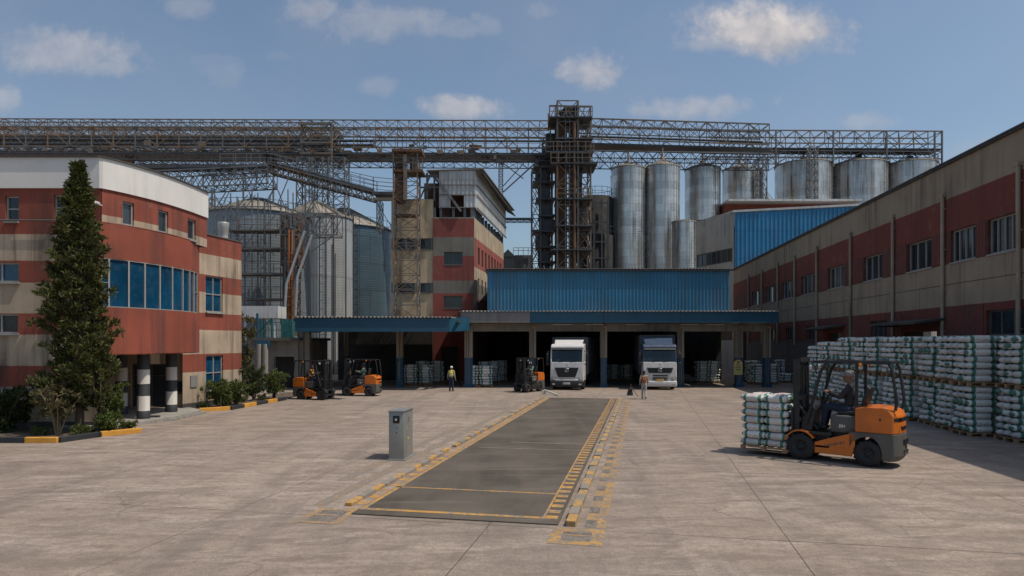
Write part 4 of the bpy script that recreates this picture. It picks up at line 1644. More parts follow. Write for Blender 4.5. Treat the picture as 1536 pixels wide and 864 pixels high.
# ================================================================ silos
def silo(px, w, ytop, ypeak, Y, mt, label, group, name='grain_silo', ring=True, seg=48, stub=True):
    r = w / 2 * Y / 1000 / (1 - w / 2000)
    zt, zp = gz(ytop, Y), gz(ypeak, Y)
    t = thing(name, label, 'silo', (gx(px, Y + r), Y + r, 0), 0, group)
    m = MB()
    m.lathe([(r, 0), (r, zt)], seg)
    obj('silo_body', m, M[mt], t)
    m = MB()
    k = max(12, seg // 2)
    m.lathe([(r * 1.03, zt - .12), (r * 1.03, zt + .02), (r * .12, zp - .1), (.0, zp - .05)], seg)
    for i in range(k):
        a = 2 * math.pi * i / k
        m.bar((r * 1.02 * math.cos(a), r * 1.02 * math.sin(a), zt + .05), (r * .12 * math.cos(a), r * .12 * math.sin(a), zp - .05), .07)
    obj('silo_roof', m, M['silo_roof'], t)
    if stub:
        m = MB()
        m.lathe([(r * .12, zp - .15), (r * .13, zp + .35), (0, zp + .36)], 12)
        m.tube((0, 0, zp + .3), (0, 0, zp + 1.5), .12, None, 8)
        for a in (0, 1.57, 3.14, 4.71):
            m.bar((math.cos(a) * r * .55, math.sin(a) * r * .55, zt + (zp - zt) * .5), (0, 0, zp + 1.2), .06)
        obj('roof_cap', m, M['steel_rust'], t)
    # ladder in its cage
    m = MB()
    a = rad(-62)
    dx, dy = math.cos(a), math.sin(a)
    tx_, ty_ = -dy, dx
    for s_ in (-.22, .22):
        m.bar((dx * (r + .2) + tx_ * s_, dy * (r + .2) + ty_ * s_, 1), (dx * (r + .2) + tx_ * s_, dy * (r + .2) + ty_ * s_, zt + .8), .035)
    for i in range(int((zt - 1) / .9)):
        z = 1.2 + i * .9
        m.bar((dx * (r + .2) - tx_ * .22, dy * (r + .2) - ty_ * .22, z), (dx * (r + .2) + tx_ * .22, dy * (r + .2) + ty_ * .22, z), .025)
    obj('ladder', m, M['steel_dark'], t)
    if ring:
        m = MB()
        for i in range(24):
            a0, a1 = 2 * math.pi * i / 24, 2 * math.pi * (i + 1) / 24
            q0 = Vector((math.cos(a0) * r, math.sin(a0) * r, zt + .05))
            q1 = Vector((math.cos(a1) * r, math.sin(a1) * r, zt + .05))
            m.bar(q0, q0 + Z * .9, .04)
            m.bar(q0 + Z * .9, q1 + Z * .9, .04)
        obj('roof_rail', m, M['steel_dark'], t)
    return t


gs = 'galvanised silos on the right'
silo(942.5, 51, 247, 238, 84, 'silo_bright', 'soot streaked tall narrow silo nearest the rusty tower', gs, ring=False)
silo(928, 24, 262, 256, 92, 'silo_bright', 'slim grey silo half hidden behind the soot streaked tall silo', gs, ring=False)
silo(993.5, 51.5, 245, 232, 84, 'silo_bright', 'tall shiny silo with a pointed cap, second from the rusty tower', gs, ring=False)
silo(1054, 52, 248, 238, 90, 'silo_bright', 'third tall silo, standing behind the short small silo', gs, ring=False)
silo(1110, 51, 249, 240, 94, 'silo_bright', 'fourth tall silo, above the grey concrete annex', gs, ring=False)
silo(1025.5, 35, 330, 326, 80, 'silo_bright', 'short small silo in front of the tall ones beside the concrete annex', gs, ring=False, stub=False)
silo(1205, 80, 238, 228, 96, 'silo_bright', 'first wide silo, with an open ladder frame, behind the red roof', gs, ring=True)
silo(1287.5, 80, 238, 225, 96, 'silo_bright', 'middle wide silo of three under the end of the gantry', gs, ring=True)
silo(1365, 72, 238, 228, 96, 'silo_bright', 'last wide silo, cut by the slanting warehouse roof', gs, ring=True)
silo(1150, 40, 300, 294, 104, 'silo_blue', 'dark low silo in the gap before the three wide silos', gs, ring=False)

ll = thing('ladder_frame', 'narrow rusty lattice ladder frame against the first wide silo', 'ladder', (gx(1222, 95), 95, 0))
m = MB()
lattice_tower(m, gx(1217, 94), gx(1229, 94), 94.4, 95.4, 12, gz(218, 94), 16, .12, .07)
obj('frame', m, M['steel'], ll, True)
nt = thing('ladder_frame', 'thin lattice frame standing in the gap beside the first wide silo', 'ladder', (gx(1147, 93), 94, 0))
m = MB()
lattice_tower(m, gx(1140, 93), gx(1152, 93), 93.4, 95, 12, gz(235, 93), 12, .14, .08)
m.tube((gx(1146, 93), 94, 10), (gx(1146, 93), 94, gz(250, 93)), .3, None, 8)
obj('frame', m, M['steel'], nt, True)

bin_ = thing('dark_bin', 'soot dark round bin with a railing between the tower and the silos', 'bin', (gx(901, 82), 86, 0))
m = MB()
r = 2.4
zt = gz(292, 84)
m.lathe([(r, 0), (r, gz(352, 84)), (r * .82, gz(350, 84)), (r * .82, zt), (0, zt + .1)], 32)
obj('bin_body', m, M['silo_dark'], bin_)
m = MB()
for i in range(14):
    a0, a1 = 2 * math.pi * i / 14, 2 * math.pi * (i + 1) / 14
    for rr, z in ((r * .82, zt), (r, gz(352, 84))):
        q0 = Vector((math.cos(a0) * rr, math.sin(a0) * rr, z))
        q1 = Vector((math.cos(a1) * rr, math.sin(a1) * rr, z))
        m.bar(q0, q0 + Z * 1.1, .05)
        m.bar(q0 + Z * 1.1, q1 + Z * 1.1, .05)
        m.bar(q0 + Z * .55, q1 + Z * .55, .04)
obj('railing', m, M['steel_dark'], bin_)
m = MB()
for px in (884, 893, 905, 915):
    m.bar((gx(px, 82) - gx(901, 82), -2.5, 0), (gx(px, 82) - gx(901, 82), -2.5, gz(296, 82)), .18)
for py in (300, 330, 360, 385):
    m.bar((-1.5, -2.5, gz(py, 82)), (1.3, -2.5, gz(py, 82)), .16)
obj('frame', m, M['steel_dark'], bin_)

gl = 'wide silos on the left'
silo(388, 150, 311, 280, 63, 'silo_blue', 'dark wide silo behind scaffolding next to the office block', gl, seg=64, stub=False)
silo(474, 108, 318, 290, 70, 'silo_pale', 'pale wide silo in the middle, streaked with vertical pipes', gl, seg=64, stub=False)
silo(518, 136, 334, 298, 78, 'silo_teal', 'blue grey wide silo beside the beige mill wall', gl, seg=64, stub=False)
silo(318, 60, 310, 302, 78, 'silo_blue', 'dark silo peeping out behind the office roof edge', gl, seg=40)

# vertical conduits on the pale silo
vp = thing('pipe_bundle', 'row of thin vertical pipes clipped to the pale wide silo', 'pipes', (gx(480, 68), 69, 0))
m = MB()
for px, r in ((477, .07), (497, .09), (515, .07), (526, .09), (469, .06)):
    x = gx(px, 69.5)
    m.tube((x, 70.0 + abs(px - 470) * .012, 0), (x, 70.0 + abs(px - 470) * .012, gz(322, 70)), r, None, 6)
obj('pipe', m, M['steel_dark'], vp, True)

# scaffold round the dark silo
sc = thing('scaffold', 'tall pipe scaffold with plank platforms wrapped round the dark silo', 'scaffold', (gx(385, 61), 61, 0))
scY = 60.5
m = MB()
for px in (322, 346, 358, 378, 397, 421, 432):
    for yy in (scY, scY + 1.4):
        x = gx(px, scY)
        m.bar((x, yy, 5), (x, yy, gz(RND.choice((284, 290, 300)), scY)), .085)
for py in (310, 345, 372, 392, 410, 430, 448):
    for yy in (scY, scY + 1.4):
        m.bar(at(320, py, yy), at(434, py, yy), .08)
for k in range(18):
    px = RND.uniform(320, 415)
    py = RND.uniform(300, 440)
    m.bar(at(px, py, scY), at(px + RND.uniform(12, 28), py + RND.choice((-1, 1)) * RND.uniform(18, 34), scY), .06)
obj('pipe_frame', m, M['steel'], sc, True)
m = MB()
for py, a, b in ((346, 340, 435), (374, 352, 430), (412, 352, 430), (450, 360, 430)):
    p, q = at(a, py, scY - .2), at(b, py, scY - .2)
    m.prism([p, q, q + Z * .12, p + Z * .12], (0, 1.8, 0))
obj('platform', m, M['concrete_dark'], sc, True)
m = MB()
for py, a, b in ((346, 340, 435), (412, 352, 430), (450, 360, 430)):
    rail(m, [at(a, py, scY - .2), at(b, py, scY - .2)], 1.0, 1.1, .03)
obj('railing', m, M['steel_rust'], sc, True)

# lattice platform in front of the pale silo with chutes
cp = thing('chute_platform', 'hanging lattice platform with silver chutes and an orange pipe between two left silos', 'platform', (gx(445, 60), 60, 0))
m = MB()
cY = 59.5
lattice_beam(m, at(420, 352, cY), at(506, 352, cY), 1.8, 1.9, 5, .13, .08, 'x')
for a, b in (((430, 310), (470, 350)), ((470, 310), (430, 350)), ((432, 385), (470, 352)), ((448, 390), (500, 354)), ((436, 320), (436, 470)), ((441, 320), (441, 480)), ((470, 290), (470, 352)), ((506, 318), (506, 352)), ((470, 300), (506, 320))):
    m.bar(at(*a, cY), at(*b, cY), .1)
lattice_tower(m, gx(425, cY), gx(440, cY), cY + .5, cY + 2, 5, gz(318, cY), 12, .11, .06)
obj('frame', m, M['steel'], cp, True)
m = MB()
for a, b, c in (((457, 346), (430, 425), (427, 470)), ((468, 352), (446, 415), (443, 474))):
    m.path([at(*a, cY - .4), at(*b, cY - .4), at(*c, cY - .4)], .12, 10)
obj('silver_chute', m, M['silver_pipe'], cp, True)
m = MB()
for px in (433.5, 438):
    m.tube(at(px, 345, cY - .1), at(px, 500, cY - .1), .11, None, 8)
for k in range(9):
    m.bar(at(431, 380 + k * 13, cY - .3), at(440, 380 + k * 13, cY - .3), .1)
obj('orange_pipe', m, M['rust_pipe'], cp, True)
m = MB()
m.span((gx(424, 61), 60.5, gz(400, 61)), (gx(450, 61), 62.5, gz(322, 61)))
m.span((gx(428, 61), 60.2, 4), (gx(444, 61), 62.5, gz(400, 61)))
obj('elevator_casing', m, M['rust_casing'], cp, True)

# pump house at the foot of the silos
ph = thing('pump_house', 'small concrete plant house with teal railed roof between the office and the canopy', 'shed', (gx(408, 50), 52, 0))
m = MB()
PL = [(gx(372, 50), 50.0), (gx(447, 50), 50.0)]
k0 = PL[0][0]
hs = [(gx(411, 50) - k0, gx(441, 50) - k0, 0, gz(535, 50)), (gx(384, 50) - k0, gx(392, 50) - k0, gz(566, 50), gz(540, 50))]
wall(m, PL, 0, gz(510, 50), hs, .4)
wall(m, [(gx(447, 50), 50), (gx(447, 50), 58)], 0, gz(510, 50))
obj('wall', m, M['concrete'], ph, True)
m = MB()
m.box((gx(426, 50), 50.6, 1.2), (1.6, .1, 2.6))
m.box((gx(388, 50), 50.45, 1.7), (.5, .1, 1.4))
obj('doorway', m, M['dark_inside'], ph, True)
m = MB()
m.prism([(gx(370, 49.4), 49.4, gz(511, 49.4)), (gx(449, 49.4), 49.4, gz(511, 49.4)), (gx(449, 49.4), 58, gz(511, 49.4)), (gx(370, 49.4), 58, gz(511, 49.4))], (0, 0, .22))
obj('roof', m, M['concrete_dark'], ph, True)
m = MB()
m.span((gx(383, 49.2), 49.1, gz(520, 49.2)), (gx(404, 49.2), 49.35, gz(511, 49.2)))
m.bar(at(386, 470, 49.6), at(386, 519, 49.6), .14)
obj('blue_beam', m, M['blue_fascia'], ph, True)
m = MB()
rail(m, [at(381, 506, 49.7), at(447, 506, 49.7)], 1.1, .8, .03)
m.bar(at(382, 505, 49.8), at(408, 477, 49.8), .1)
for px in (392, 408, 423, 430, 437):
    m.bar(at(px, 508, 50.5), at(px, 478, 50.5), .12)
m.span((gx(422, 52), 52, gz(508, 52)), (gx(436, 52), 53, gz(480, 52)))
obj('railing', m, M['teal_steel'], ph, True)
m = MB()
m.span((gx(362, 54), 54, gz(477, 54)), (gx(417, 54), 56, gz(459, 54)))
m.tube((gx(366, 54), 54.3, gz(510, 54)), (gx(366, 54), 54.3, gz(477, 54)), .1, None, 8)
m.tube((gx(410, 54), 54.3, gz(510, 54)), (gx(410, 54), 54.3, gz(477, 54)), .1, None, 8)
obj('white_duct', m, M['tank_white'], ph, True)
m = MB()
for px in (389, 398):
    m.tube(at(px, 516, 49.2), (gx(px, 49.2), 49.2, 0), .2, None, 12)
obj('pale_pillar', m, M['concrete'], ph, True)


# ================================================================ weighbridge and yard markings
VA = rad(11.2)
V = Vector((math.sin(VA), math.cos(VA), 0))
U = Vector((V.y, -V.x, 0))
O = Vector((-1.19, 13.07, 0))


def wb(u, v, z=0):
    p = O + U * u + V * v
    return Vector((p.x, p.y, z))


def sheet(mb, u0, u1, v0, v1, z):
    mb.quad(wb(u0, v0, z), wb(u1, v0, z), wb(u1, v1, z), wb(u0, v1, z))


HW, LEN = 2.1, 28.3
m = MB()
m.prism([wb(-HW, 0, -.05), wb(HW, 0, -.05), wb(HW, LEN, -.05), wb(-HW, LEN, -.05)], (0, 0, .075))
structure('weighbridge_deck', m, M['deck'], 'long dark worn weighbridge deck')
m = MB()
zz_ = .029
sheet(m, -HW + .02, HW - .3, .32, .47, zz_)
sheet(m, -HW + .02, HW - .36, 2.45, 2.54, zz_)
sheet(m, -HW + .02, -HW + .13, .47, LEN, zz_)
R3 = random.Random(5)
v = .35
while v < LEN - .5:
    sheet(m, HW - .30, HW - .06, v, v + .24, zz_)
    v += .46
sheet(m, HW - .36, HW - .31, .3, LEN, zz_ + .001)
v = .2
while v < LEN - .5:
    sheet(m, -HW - .26, -HW - .02, v, v + .3, .004)
    v += .62
structure('yellow_markings', m, M['line_yellow'])
m = MB()
for v, a in ((8.6, 1.6), (17.5, 1.5), (9.9, .8)):
    sheet(m, -a, HW - .4, v, v + .07, zz_)
structure('faded_markings', m, M['line_faint'])
# outer checked line and the two corner squares
m = MB()
d_ = MB()
v = -1.05
k = 0
while v < 27:
    w = .52
    if v > -.5:
        (m if k % 2 else d_).quad(*[wb(a, b, .004) for a, b in ((2.6, v), (2.81, v), (2.81, v + w), (2.6, v + w))])
        if k % 3 != 1 or v < 4:
            m.quad(*[wb(a, b, .004) for a, b in ((2.815, v), (3.0, v), (3.0, v + w), (2.815, v + w))])
    v += w
    k += 1


def frame_sq(mb, u0, u1, v0, v1, e, z):
    sheet(mb, u0, u1, v0, v0 + e, z)
    sheet(mb, u0, u1, v1 - e, v1, z)
    sheet(mb, u0, u0 + e, v0 + e, v1 - e, z)
    sheet(mb, u1 - e, u1, v0 + e, v1 - e, z)


frame_sq(m, HW - .06, 3.0, -1.15, -.15, .22, .005)
sheet(m, 2.3, 2.76, -.62, -.55, .008)
sheet(d_, HW + .16, 2.78, -.93, -.37, .004)
frame_sq(m, -2.95, -HW + .04, -.75, .35, .14, .005)
sheet(m, -2.9, -2.3, -.2, -.1, .008)
sheet(d_, -2.9, -2.25, -.6, .2, .004)
structure('scuffed_markings', m, M['line_mid'])
structure('dark_markings', d_, M['line_dark'])
m = MB()
sheet(m, -3.25, -2.95, .6, 24, .004)
sheet(m, -3.9, -3.6, 3, 14, .004)
structure('faded_side_line', m, M['line_faint'])


def kerb_run(name, u, v0, v1, on, off, w, h, mats, jit=.012):
    m = MB()
    v = v0
    k = 0
    while v < v1:
        L = on if k % 2 == 0 else off
        m.m = k % 2
        hh = h + R3.uniform(-.02, .02)
        if R3.random() > .02:
            a = wb(u + R3.uniform(-jit, jit), v + .01)
            b = wb(u + R3.uniform(-jit, jit), v + L - .01)
            m.bar(a + Z * (hh / 2 - .01), b + Z * (hh / 2 - .01), w, hh)
        v += L
        k += 1
    o = obj(name, m, mats, bevel=.015)
    o['kind'] = 'structure'


kerb_run('weighbridge_kerb', HW + .24, -.05, LEN, .55, .6, .19, .12, [M['kerb_yellow'], M['concrete_kerb']])
kerb_run('weighbridge_kerb', -HW - .35, .6, LEN, .62, .72, .16, .10, [M['kerb_yellow'], M['concrete_kerb']])

# planter kerbs of the office
def planter(pts, soil):
    m = MB()
    k = 0
    for a, b in zip(pts, pts[1:]):
        a, b = Vector((*a[:2], 0)), Vector((*b[:2], 0))
        n = max(1, round((b - a).length / 1.15))
        for i in range(n):
            p, q = a + (b - a) * (i / n), a + (b - a) * ((i + 1) / n)
            dd = (q - p).normalized() * .015
            m.m = k % 2
            m.bar(p + dd + Z * .09, q - dd + Z * .09, .2, .2)
            k += 1
    o = obj('planter_kerb', m, [M['yellow_paint'], M['black_paint']], bevel=.02)
    o['kind'] = 'structure'
    m = MB()
    m.prism([(x, y, -.03) for x, y in soil], (0, 0, .1))
    structure('planter_soil', m, M['soil'])


kp = [ground(-60, 664), ground(88, 664), ground(150, 655), ground(212, 649)]
planter(kp, [kp[0][:2], kp[1][:2], kp[2][:2], kp[3][:2], (-15.9, 27.2), (-16.4, 26.58), (-31, 26.58)])
kp2 = [ground(298, 618), ground(345, 615), ground(400, 605), ground(428, 600)]
planter(kp2, [p[:2] for p in kp2] + [(-13.9, 45), (-15.2, 45), (-15.45, 38.2), (-16.2, 35.0)])
m = MB()
p = ground(226, 631)
m.rbox((p.x, p.y, .12), (.75, .22, .22), .02, rot=.1)
o = obj('kerb_stone', m, M['black_paint'])
tag(o, 'single loose black kerb stone at the entrance step', 'kerb stone')

# ================================================================ weighbridge cabinet
cab = thing('control_cabinet', 'free standing grey metal cabinet with a round black reader beside the weighbridge', 'cabinet', tuple(ground(594.5, 690.5)), rad(-7))
m = MB()
m.rbox((0, .48, .73), (.46, .96, 1.4), .012)
obj('cabinet_body', m, M['galvanised'], cab)
m = MB()
m.box((0, .46, 1.445), (.5, 1.02, .03))
obj('lid', m, M['galvanised'], cab)
m = MB()
m.box((.02, .46, .02), (.56, 1.08, .04))
obj('base_plate', m, M['galvanised'], cab)
m = MB()
m.rbox((0, -.012, 1.2), (.2, .05, .22), .02)
r_ = obj('reader', m, M['lens'], cab)
m = MB()
m.tube((0, -.034, 1.2), (0, -.05, 1.2), .03, None, 12)
obj('reader_button', m, M['bright_dot'], r_)
m = MB()
for z in (.95, .82):
    m.tube((.01, -.004, z), (.01, -.014, z), .018, None, 8)
obj('screw', m, M['dark_steel'], cab)
m = MB()
m.box((.236, .5, 1.17), (.02, .04, .14))
obj('handle', m, M['line_yellow'], cab)
m = MB()
m.box((.234, .42, .6), (.014, .09, .06))
m.box((.234, .3, .9), (.014, .05, .05))
obj('lock', m, M['sign_yellow'], cab)

# ================================================================ sacks and pallets
def sack_mesh(name, seed, L=1.0, W=1.0, H=1.0):
    """pillow sack in a unit box, length along x"""
    R = random.Random(seed)
    nu, nv = 12, 14
    m = MB()
    vs, uv = [], []
    ph = R.uniform(0, 9)
    for i in range(nu + 1):
        t = i / nu
        x = (t - .5)
        e = abs(2 * t - 1)
        prof = 1 - e ** 4.5 * .55
        flat = 1 - e ** 6 * .35
        for k in range(nv):
            a = 2 * math.pi * k / nv
            ca, sa = math.cos(a), math.sin(a)
            p = 2 / 2.5
            y = math.copysign(abs(ca) ** p, ca) * .5 * prof ** .35 * flat ** .3
            z = math.copysign(abs(sa) ** p, sa) * .5 * prof
            lump = 1 + .13 * noise.noise(Vector((t * 4 + ph, ca * 1.5, sa * 1.5 + seed)))
            vs.append((x * (1 + .02 * noise.noise(Vector((ph, ca, sa)))), y * lump, z * lump))
            uv.append((t, k / nv))
    fs = []
    for i in range(nu):
        for k in range(nv):
            fs.append((i * nv + k, (i + 1) * nv + k, (i + 1) * nv + (k + 1) % nv, i * nv + (k + 1) % nv))
    fs.append(tuple(range(nv)))
    fs.append(tuple(range(nu * nv + nv - 1, nu * nv - 1, -1)))
    m.add(vs, fs, True, uv)
    return m


SACK = [sack_mesh('sack', s) for s in range(5)]
sack_me = []
for sm in SACK:
    o = obj('sack_shape', sm, M['sack'])
    sack_me.append(o.data)
    bpy.data.objects.remove(o)
mass = MB()
pal_me = {}


def pallet_mb(w, l):
    """timber pallet, w across x and l along y, 0.14 high"""
    m = MB()
    for i in range(3):
        y = -l / 2 + .05 + i * (l - .1) / 2
        m.box((0, y, .011), (w, .1, .022))
        for k in range(3):
            m.box((-w / 2 + .07 + k * (w - .14) / 2, y, .065), (.13, .1, .085))
        m.box((0, y, .118), (w, .1, .02))
    for i in range(7):
        x = -w / 2 + .05 + i * (w - .1) / 6
        m.box((x, 0, .134), (.1, l, .012))
    return m


def pallet(loc, rz, w, l, label, group):
    key = (w, l)
    if key not in pal_me:
        o = obj('pallet', pallet_mb(w, l), M['wood'])
        pal_me[key] = o.data
    else:
        o = bpy.data.objects.new('pallet', pal_me[key])
        C.objects.link(o)
    o.location = loc
    o.rotation_euler = (0, 0, rz)
    return tag(o, label, 'pallet', group)


n_sack = 0


def put_sack(mat4, label, group):
    global n_sack
    if label:
        o = bpy.data.objects.new('sack', sack_me[RND.randrange(5)])
        C.objects.link(o)
        o.matrix_world = mat4
        tag(o, label, 'sack', group)
        n_sack += 1
    else:
        sm = SACK[RND.randrange(5)]
        mass.M = mat4
        mass.add(sm.v, sm.f, True, [sm.uv[i] for i in range(len(sm.v))])


ORD = ['bottom', 'second', 'third', 'fourth', 'fifth', 'sixth', 'seventh', 'top']


def load(loc, rz, nx, ny, layers, L, W, H, w, l, where, group, plabel, indiv, cols=None, alternate=False):
    """pallet with sacks: nx sacks along x (each L long), ny across y (each W wide)"""
    pallet(loc, rz, w, l, plabel, group[0])
    base = Matrix.Translation(loc) @ Matrix.Rotation(rz, 4, 'Z')
    for k in range(layers):
        lay = ORD[k] if k < layers - 1 else 'top'
        for i in range(nx):
            for j in range(ny):
                x = (i - (nx - 1) / 2) * L * 1.0 + RND.uniform(-.035, .035)
                y = (j - (ny - 1) / 2) * W + RND.uniform(-.02, .02)
                z = .145 + (k + .5) * H + RND.uniform(-.006, .006)
                mt = base @ Matrix.Translation((x, y, z)) @ Matrix.Rotation(RND.uniform(-.06, .06), 4, 'Z') @ Matrix.Rotation(RND.uniform(-.07, .07), 4, 'X') @ Matrix.Rotation(RND.uniform(-.025, .025), 4, 'Y') @ Matrix.Rotation(RND.choice((0, math.pi)), 4, 'Z') @ Matrix.Diagonal((L * RND.uniform(.97, 1.05), W * 1.0, H * RND.uniform(1.05, 1.15), 1))
                lab = None
                if indiv:
                    pos = cols(i, j)
                    if pos:
                        lab = f'white green-banded sack, {lay} layer{"" if lay in ("top", "bottom") else " up"}, {pos}, {where}'
                put_sack(mt, lab, group[1])


rowrot = -math.atan(.08)
STK = ['nearest', 'second nearest', 'third nearest', 'fourth nearest', 'fifth nearest', 'sixth nearest', 'seventh nearest', 'eighth nearest', 'ninth nearest', 'tenth nearest', 'eleventh nearest', 'farthest']
PW, PL_, SH = 1.1, 1.2, .243
XO = [.42, -.2, .02, .2, -.04, .15, -.05, .12, 0, .15, .02, .05]
for k in range(12):
    Yk = 22.75 + 1.6 * k
    cx = 16.95 + .08 * (Yk - 22.75) + PW / 2 + XO[k] - .1
    cy = Yk + PL_ / 2
    rz = rowrot + RND.uniform(-.07, .05)
    ind = k < 5
    hi = 6 if k in (9, 10) else (5 if k >= 11 else 7)
    for lev, z, n in (('lower', 0, 7), ('upper', .145 + 7 * SH + .01, hi)):
        where = f'{lev} pallet, {STK[k]} stack'
        load((cx + (0 if lev == 'lower' else RND.uniform(-.05, .05)), cy, z), rz, 1, 3, n, 1.04, .385, SH, PW, PL_, where,
             ('pallets of the stacked row', 'sacks of the stacked row'), f'{lev} wooden pallet under sacks, {STK[k]} stack of the warehouse row', ind,
             lambda i, j: ('near end', 'middle', 'far end')[j])
    for lev, z, n in (('lower', 0, 7), ('upper', .145 + 7 * SH + .01, 7 if k < 9 else 5)):
        if k in (1, 2):
            load((cx + 1.4, cy + .25, z), rz, 1, 3, n, 1.04, .385, SH, PW, PL_, '', ('pallets of the hidden second row', ''), f'{lev} wooden pallet in the second row, behind the {STK[k]} stack', False)

# ================================================================ forklift
def forklift():
    root = thing('forklift', '', 'forklift')
    # wheels
    for name, x, r, w, yy in (('wheel', .9, .39, .32, .5), ('wheel', -.9, .36, .26, .5)):
        for s in (1, -1):
            A = Matrix.Rotation(rad(-90) * s, 3, 'X')
            m = MB()
            h = w / 2
            m.lathe([(r * .55, -h), (r * .9, -h), (r, -h * .7), (r, h * .7), (r * .9, h), (r * .55, h)], 28, (x, s * yy, r), True, A)
            for i in range(18):
                a = 2 * math.pi * i / 18
                m.box((x + math.cos(a) * r * .99, s * (yy + (.07 if i % 2 else -.07)), r + math.sin(a) * r * .99), (.035, w * .42, .06), Matrix.Rotation(-a, 3, 'Y'))
            t = obj('wheel', m, M['black_rubber'], root)
            m = MB()
            m.lathe([(0, h * .75), (r * .16, h * .8), (r * .2, h * .55), (r * .42, h * .45), (r * .5, h * .95), (r * .58, h * .98)], 20, (x, s * yy, r), True, A)
            for i in range(6):
                a = i * math.pi / 3
                m.tube((x + math.cos(a) * r * .3, s * (yy + h * .45), r + math.sin(a) * r * .3), (x + math.cos(a) * r * .3, s * (yy + h * .62), r + math.sin(a) * r * .3), .02, None, 6)
            obj('rim', m, M['dark_steel'], t)
    # chassis, axle boxes, step plate
    m = MB()
    m.span((-.6, -.36, .28), (1.0, .36, .86))
    m.span((-1.0, -.36, .25), (-.5, .36, .6))
    m.span((.05, -.6, .78), (.66, .6, .86))
    m.span((.1, -.62, .42), (.48, .62, .48))
    m.span((.1, -.60, .48), (.14, .60, .8))
    obj('chassis', m, M['dark_steel'], root)
    # orange side frames
    m = MB()
    for s in (1, -1):
        y = s * .57
        m.prism([(.5, y, .56), (.12, y, .7), (-.58, y, .93), (-.58, y, .55), (-.5, y, .24), (.5, y, .25)], (0, s * .05, 0))
    o = obj('side_frame', m, M['orange'], root, bevel=.015)
    m = MB()
    for s in (1, -1):
        for k in range(7):
            m.box((-.28 + k * .075, s * .625, .62 - k * .022), (.035 + .012 * (k % 2), .006, .05 + .02 * ((k * 3) % 2)), Matrix.Rotation(-.25 * s, 3, 'Y'))
    obj('side_lettering', m, M['grey_cast'], root)
    # front fenders
    for s in (1, -1):
        m = MB()
        n = 10
        c = []
        for i in range(n + 1):
            a = rad(20 + 125 * i / n)
            c.append((math.cos(a), math.sin(a)))
        for (a, b) in zip(c, c[1:]):
            m.prism([(.9 + a[0] * .44, s * .34, .39 + a[1] * .46), (.9 + b[0] * .44, s * .34, .39 + b[1] * .46), (.9 + b[0] * .48, s * .34, .39 + b[1] * .5), (.9 + a[0] * .48, s * .34, .39 + a[1] * .5)], (0, s * .33, 0))
        obj('fender', m, M['orange'] if s > 0 else M['orange'], root)
    # rear: grey cast counterweight with wheel arch, and the orange hood above
    def rear(poly, ys, mats, name, bev):
        m = MB()
        n = len(poly)
        rows = []
        for y in ys:
            t = abs(y) / .62
            rows.append([(x + (.17 * t ** 4 * max(0, min(1, (-.95 - x) / .6))), y, z) for x, z in poly])
        vs = [p for r in rows for p in r]
        fs = []
        for i in range(len(ys) - 1):
            for k in range(n):
                fs.append((i * n + k, i * n + (k + 1) % n, (i + 1) * n + (k + 1) % n, (i + 1) * n + k))
        fs.append(tuple(range(n - 1, -1, -1)))
        fs.append(tuple(range((len(ys) - 1) * n, len(ys) * n)))
        m.add(vs, fs)
        return obj(name, m, mats, root, bevel=bev)
    arch = [(-.9 + .47 * math.cos(rad(a)), .36 + .47 * math.sin(rad(a))) for a in range(190, -1, -19)]
    ys = [-.62, -.58, -.48, -.3, 0, .3, .48, .58, .62]
    rear([(-.42, .95), (-1.7, .95), (-1.72, .35), (-1.62, .2), (-1.4, .2)] + arch + [(-.42, .5)], ys, M['grey_cast'], 'counterweight', .025)
    rear([(-.58, .955), (-.58, 1.62), (-.9, 1.67), (-1.35, 1.66), (-1.58, 1.6), (-1.68, 1.45), (-1.69, .955)], ys, M['orange'], 'rear_hood', .03)
    m = MB()
    for y0, y1 in zip(ys, ys[1:]):
        q = lambda y: Vector((-1.695 + .17 * (abs(y) / .62) ** 4, y, 0))
        if abs(y0) <= .58 and abs(y1) <= .58:
            m.prism([q(y0) + Z * 1.3, q(y1) + Z * 1.3, q(y1) + Z * 1.4, q(y0) + Z * 1.4], (.02, 0, 0))
    m.prism([(-1.2, .622, 1.3), (-1.5, .56, 1.3), (-1.5, .56, 1.38), (-1.2, .622, 1.38)], (0, .006, 0))
    obj('vent_slot', m, M['lens'], root)
    m = MB()
    for z in (.72, .42):
        m.box((-1.715, -.05, z), (.04, .5, .13))
    m.tube((-1.70, -.05, .57), (-1.73, -.05, .57), .05, None, 10)
    obj('counterweight_slot', m, M['lens'], root)
    m = MB()
    xs = -1.694
    m.box((xs, .40, 1.13), (.02, .03, .1))
    for k in range(6):
        m.box((xs - .004, .26 - k * .085, 1.12), (.02, .055, .09 - .02 * (k % 3)))
    m.box((xs - .004, .03, 1.075), (.02, .5, .018))
    obj('rear_lettering', m, M['dark_steel'], root)
    for s in (1, -1):
        m = MB()
        m.rbox((-1.55, s * .52, 1.5), (.08, .07, .09), .015)
        obj('tail_lamp', m, M['amber'], root)
    # seat base, seat
    m = MB()
    m.rbox((-.25, 0, 1.12), (.72, 1.0, .5), .05)
    obj('engine_cover', m, M['grey_cast'], root)
    m = MB()
    m.box((-.2, .5035, 1.03), (.2, .004, .008))
    for k, (w, h) in enumerate(((.03, .09), (.05, .06), (.03, .05))):
        m.box((-.16 - k * .06, .503, 1.08), (w, .006, h))
    obj('cover_lettering', m, M['bright_dot'], root)
    m = MB()
    m.rbox((-.28, 0, 1.43), (.52, .56, .13), .045, 3)
    m.rbox((-.78, 0, 1.94), (.13, .56, .54), .05, 3, Matrix.Rotation(rad(-16), 3, 'Y'))
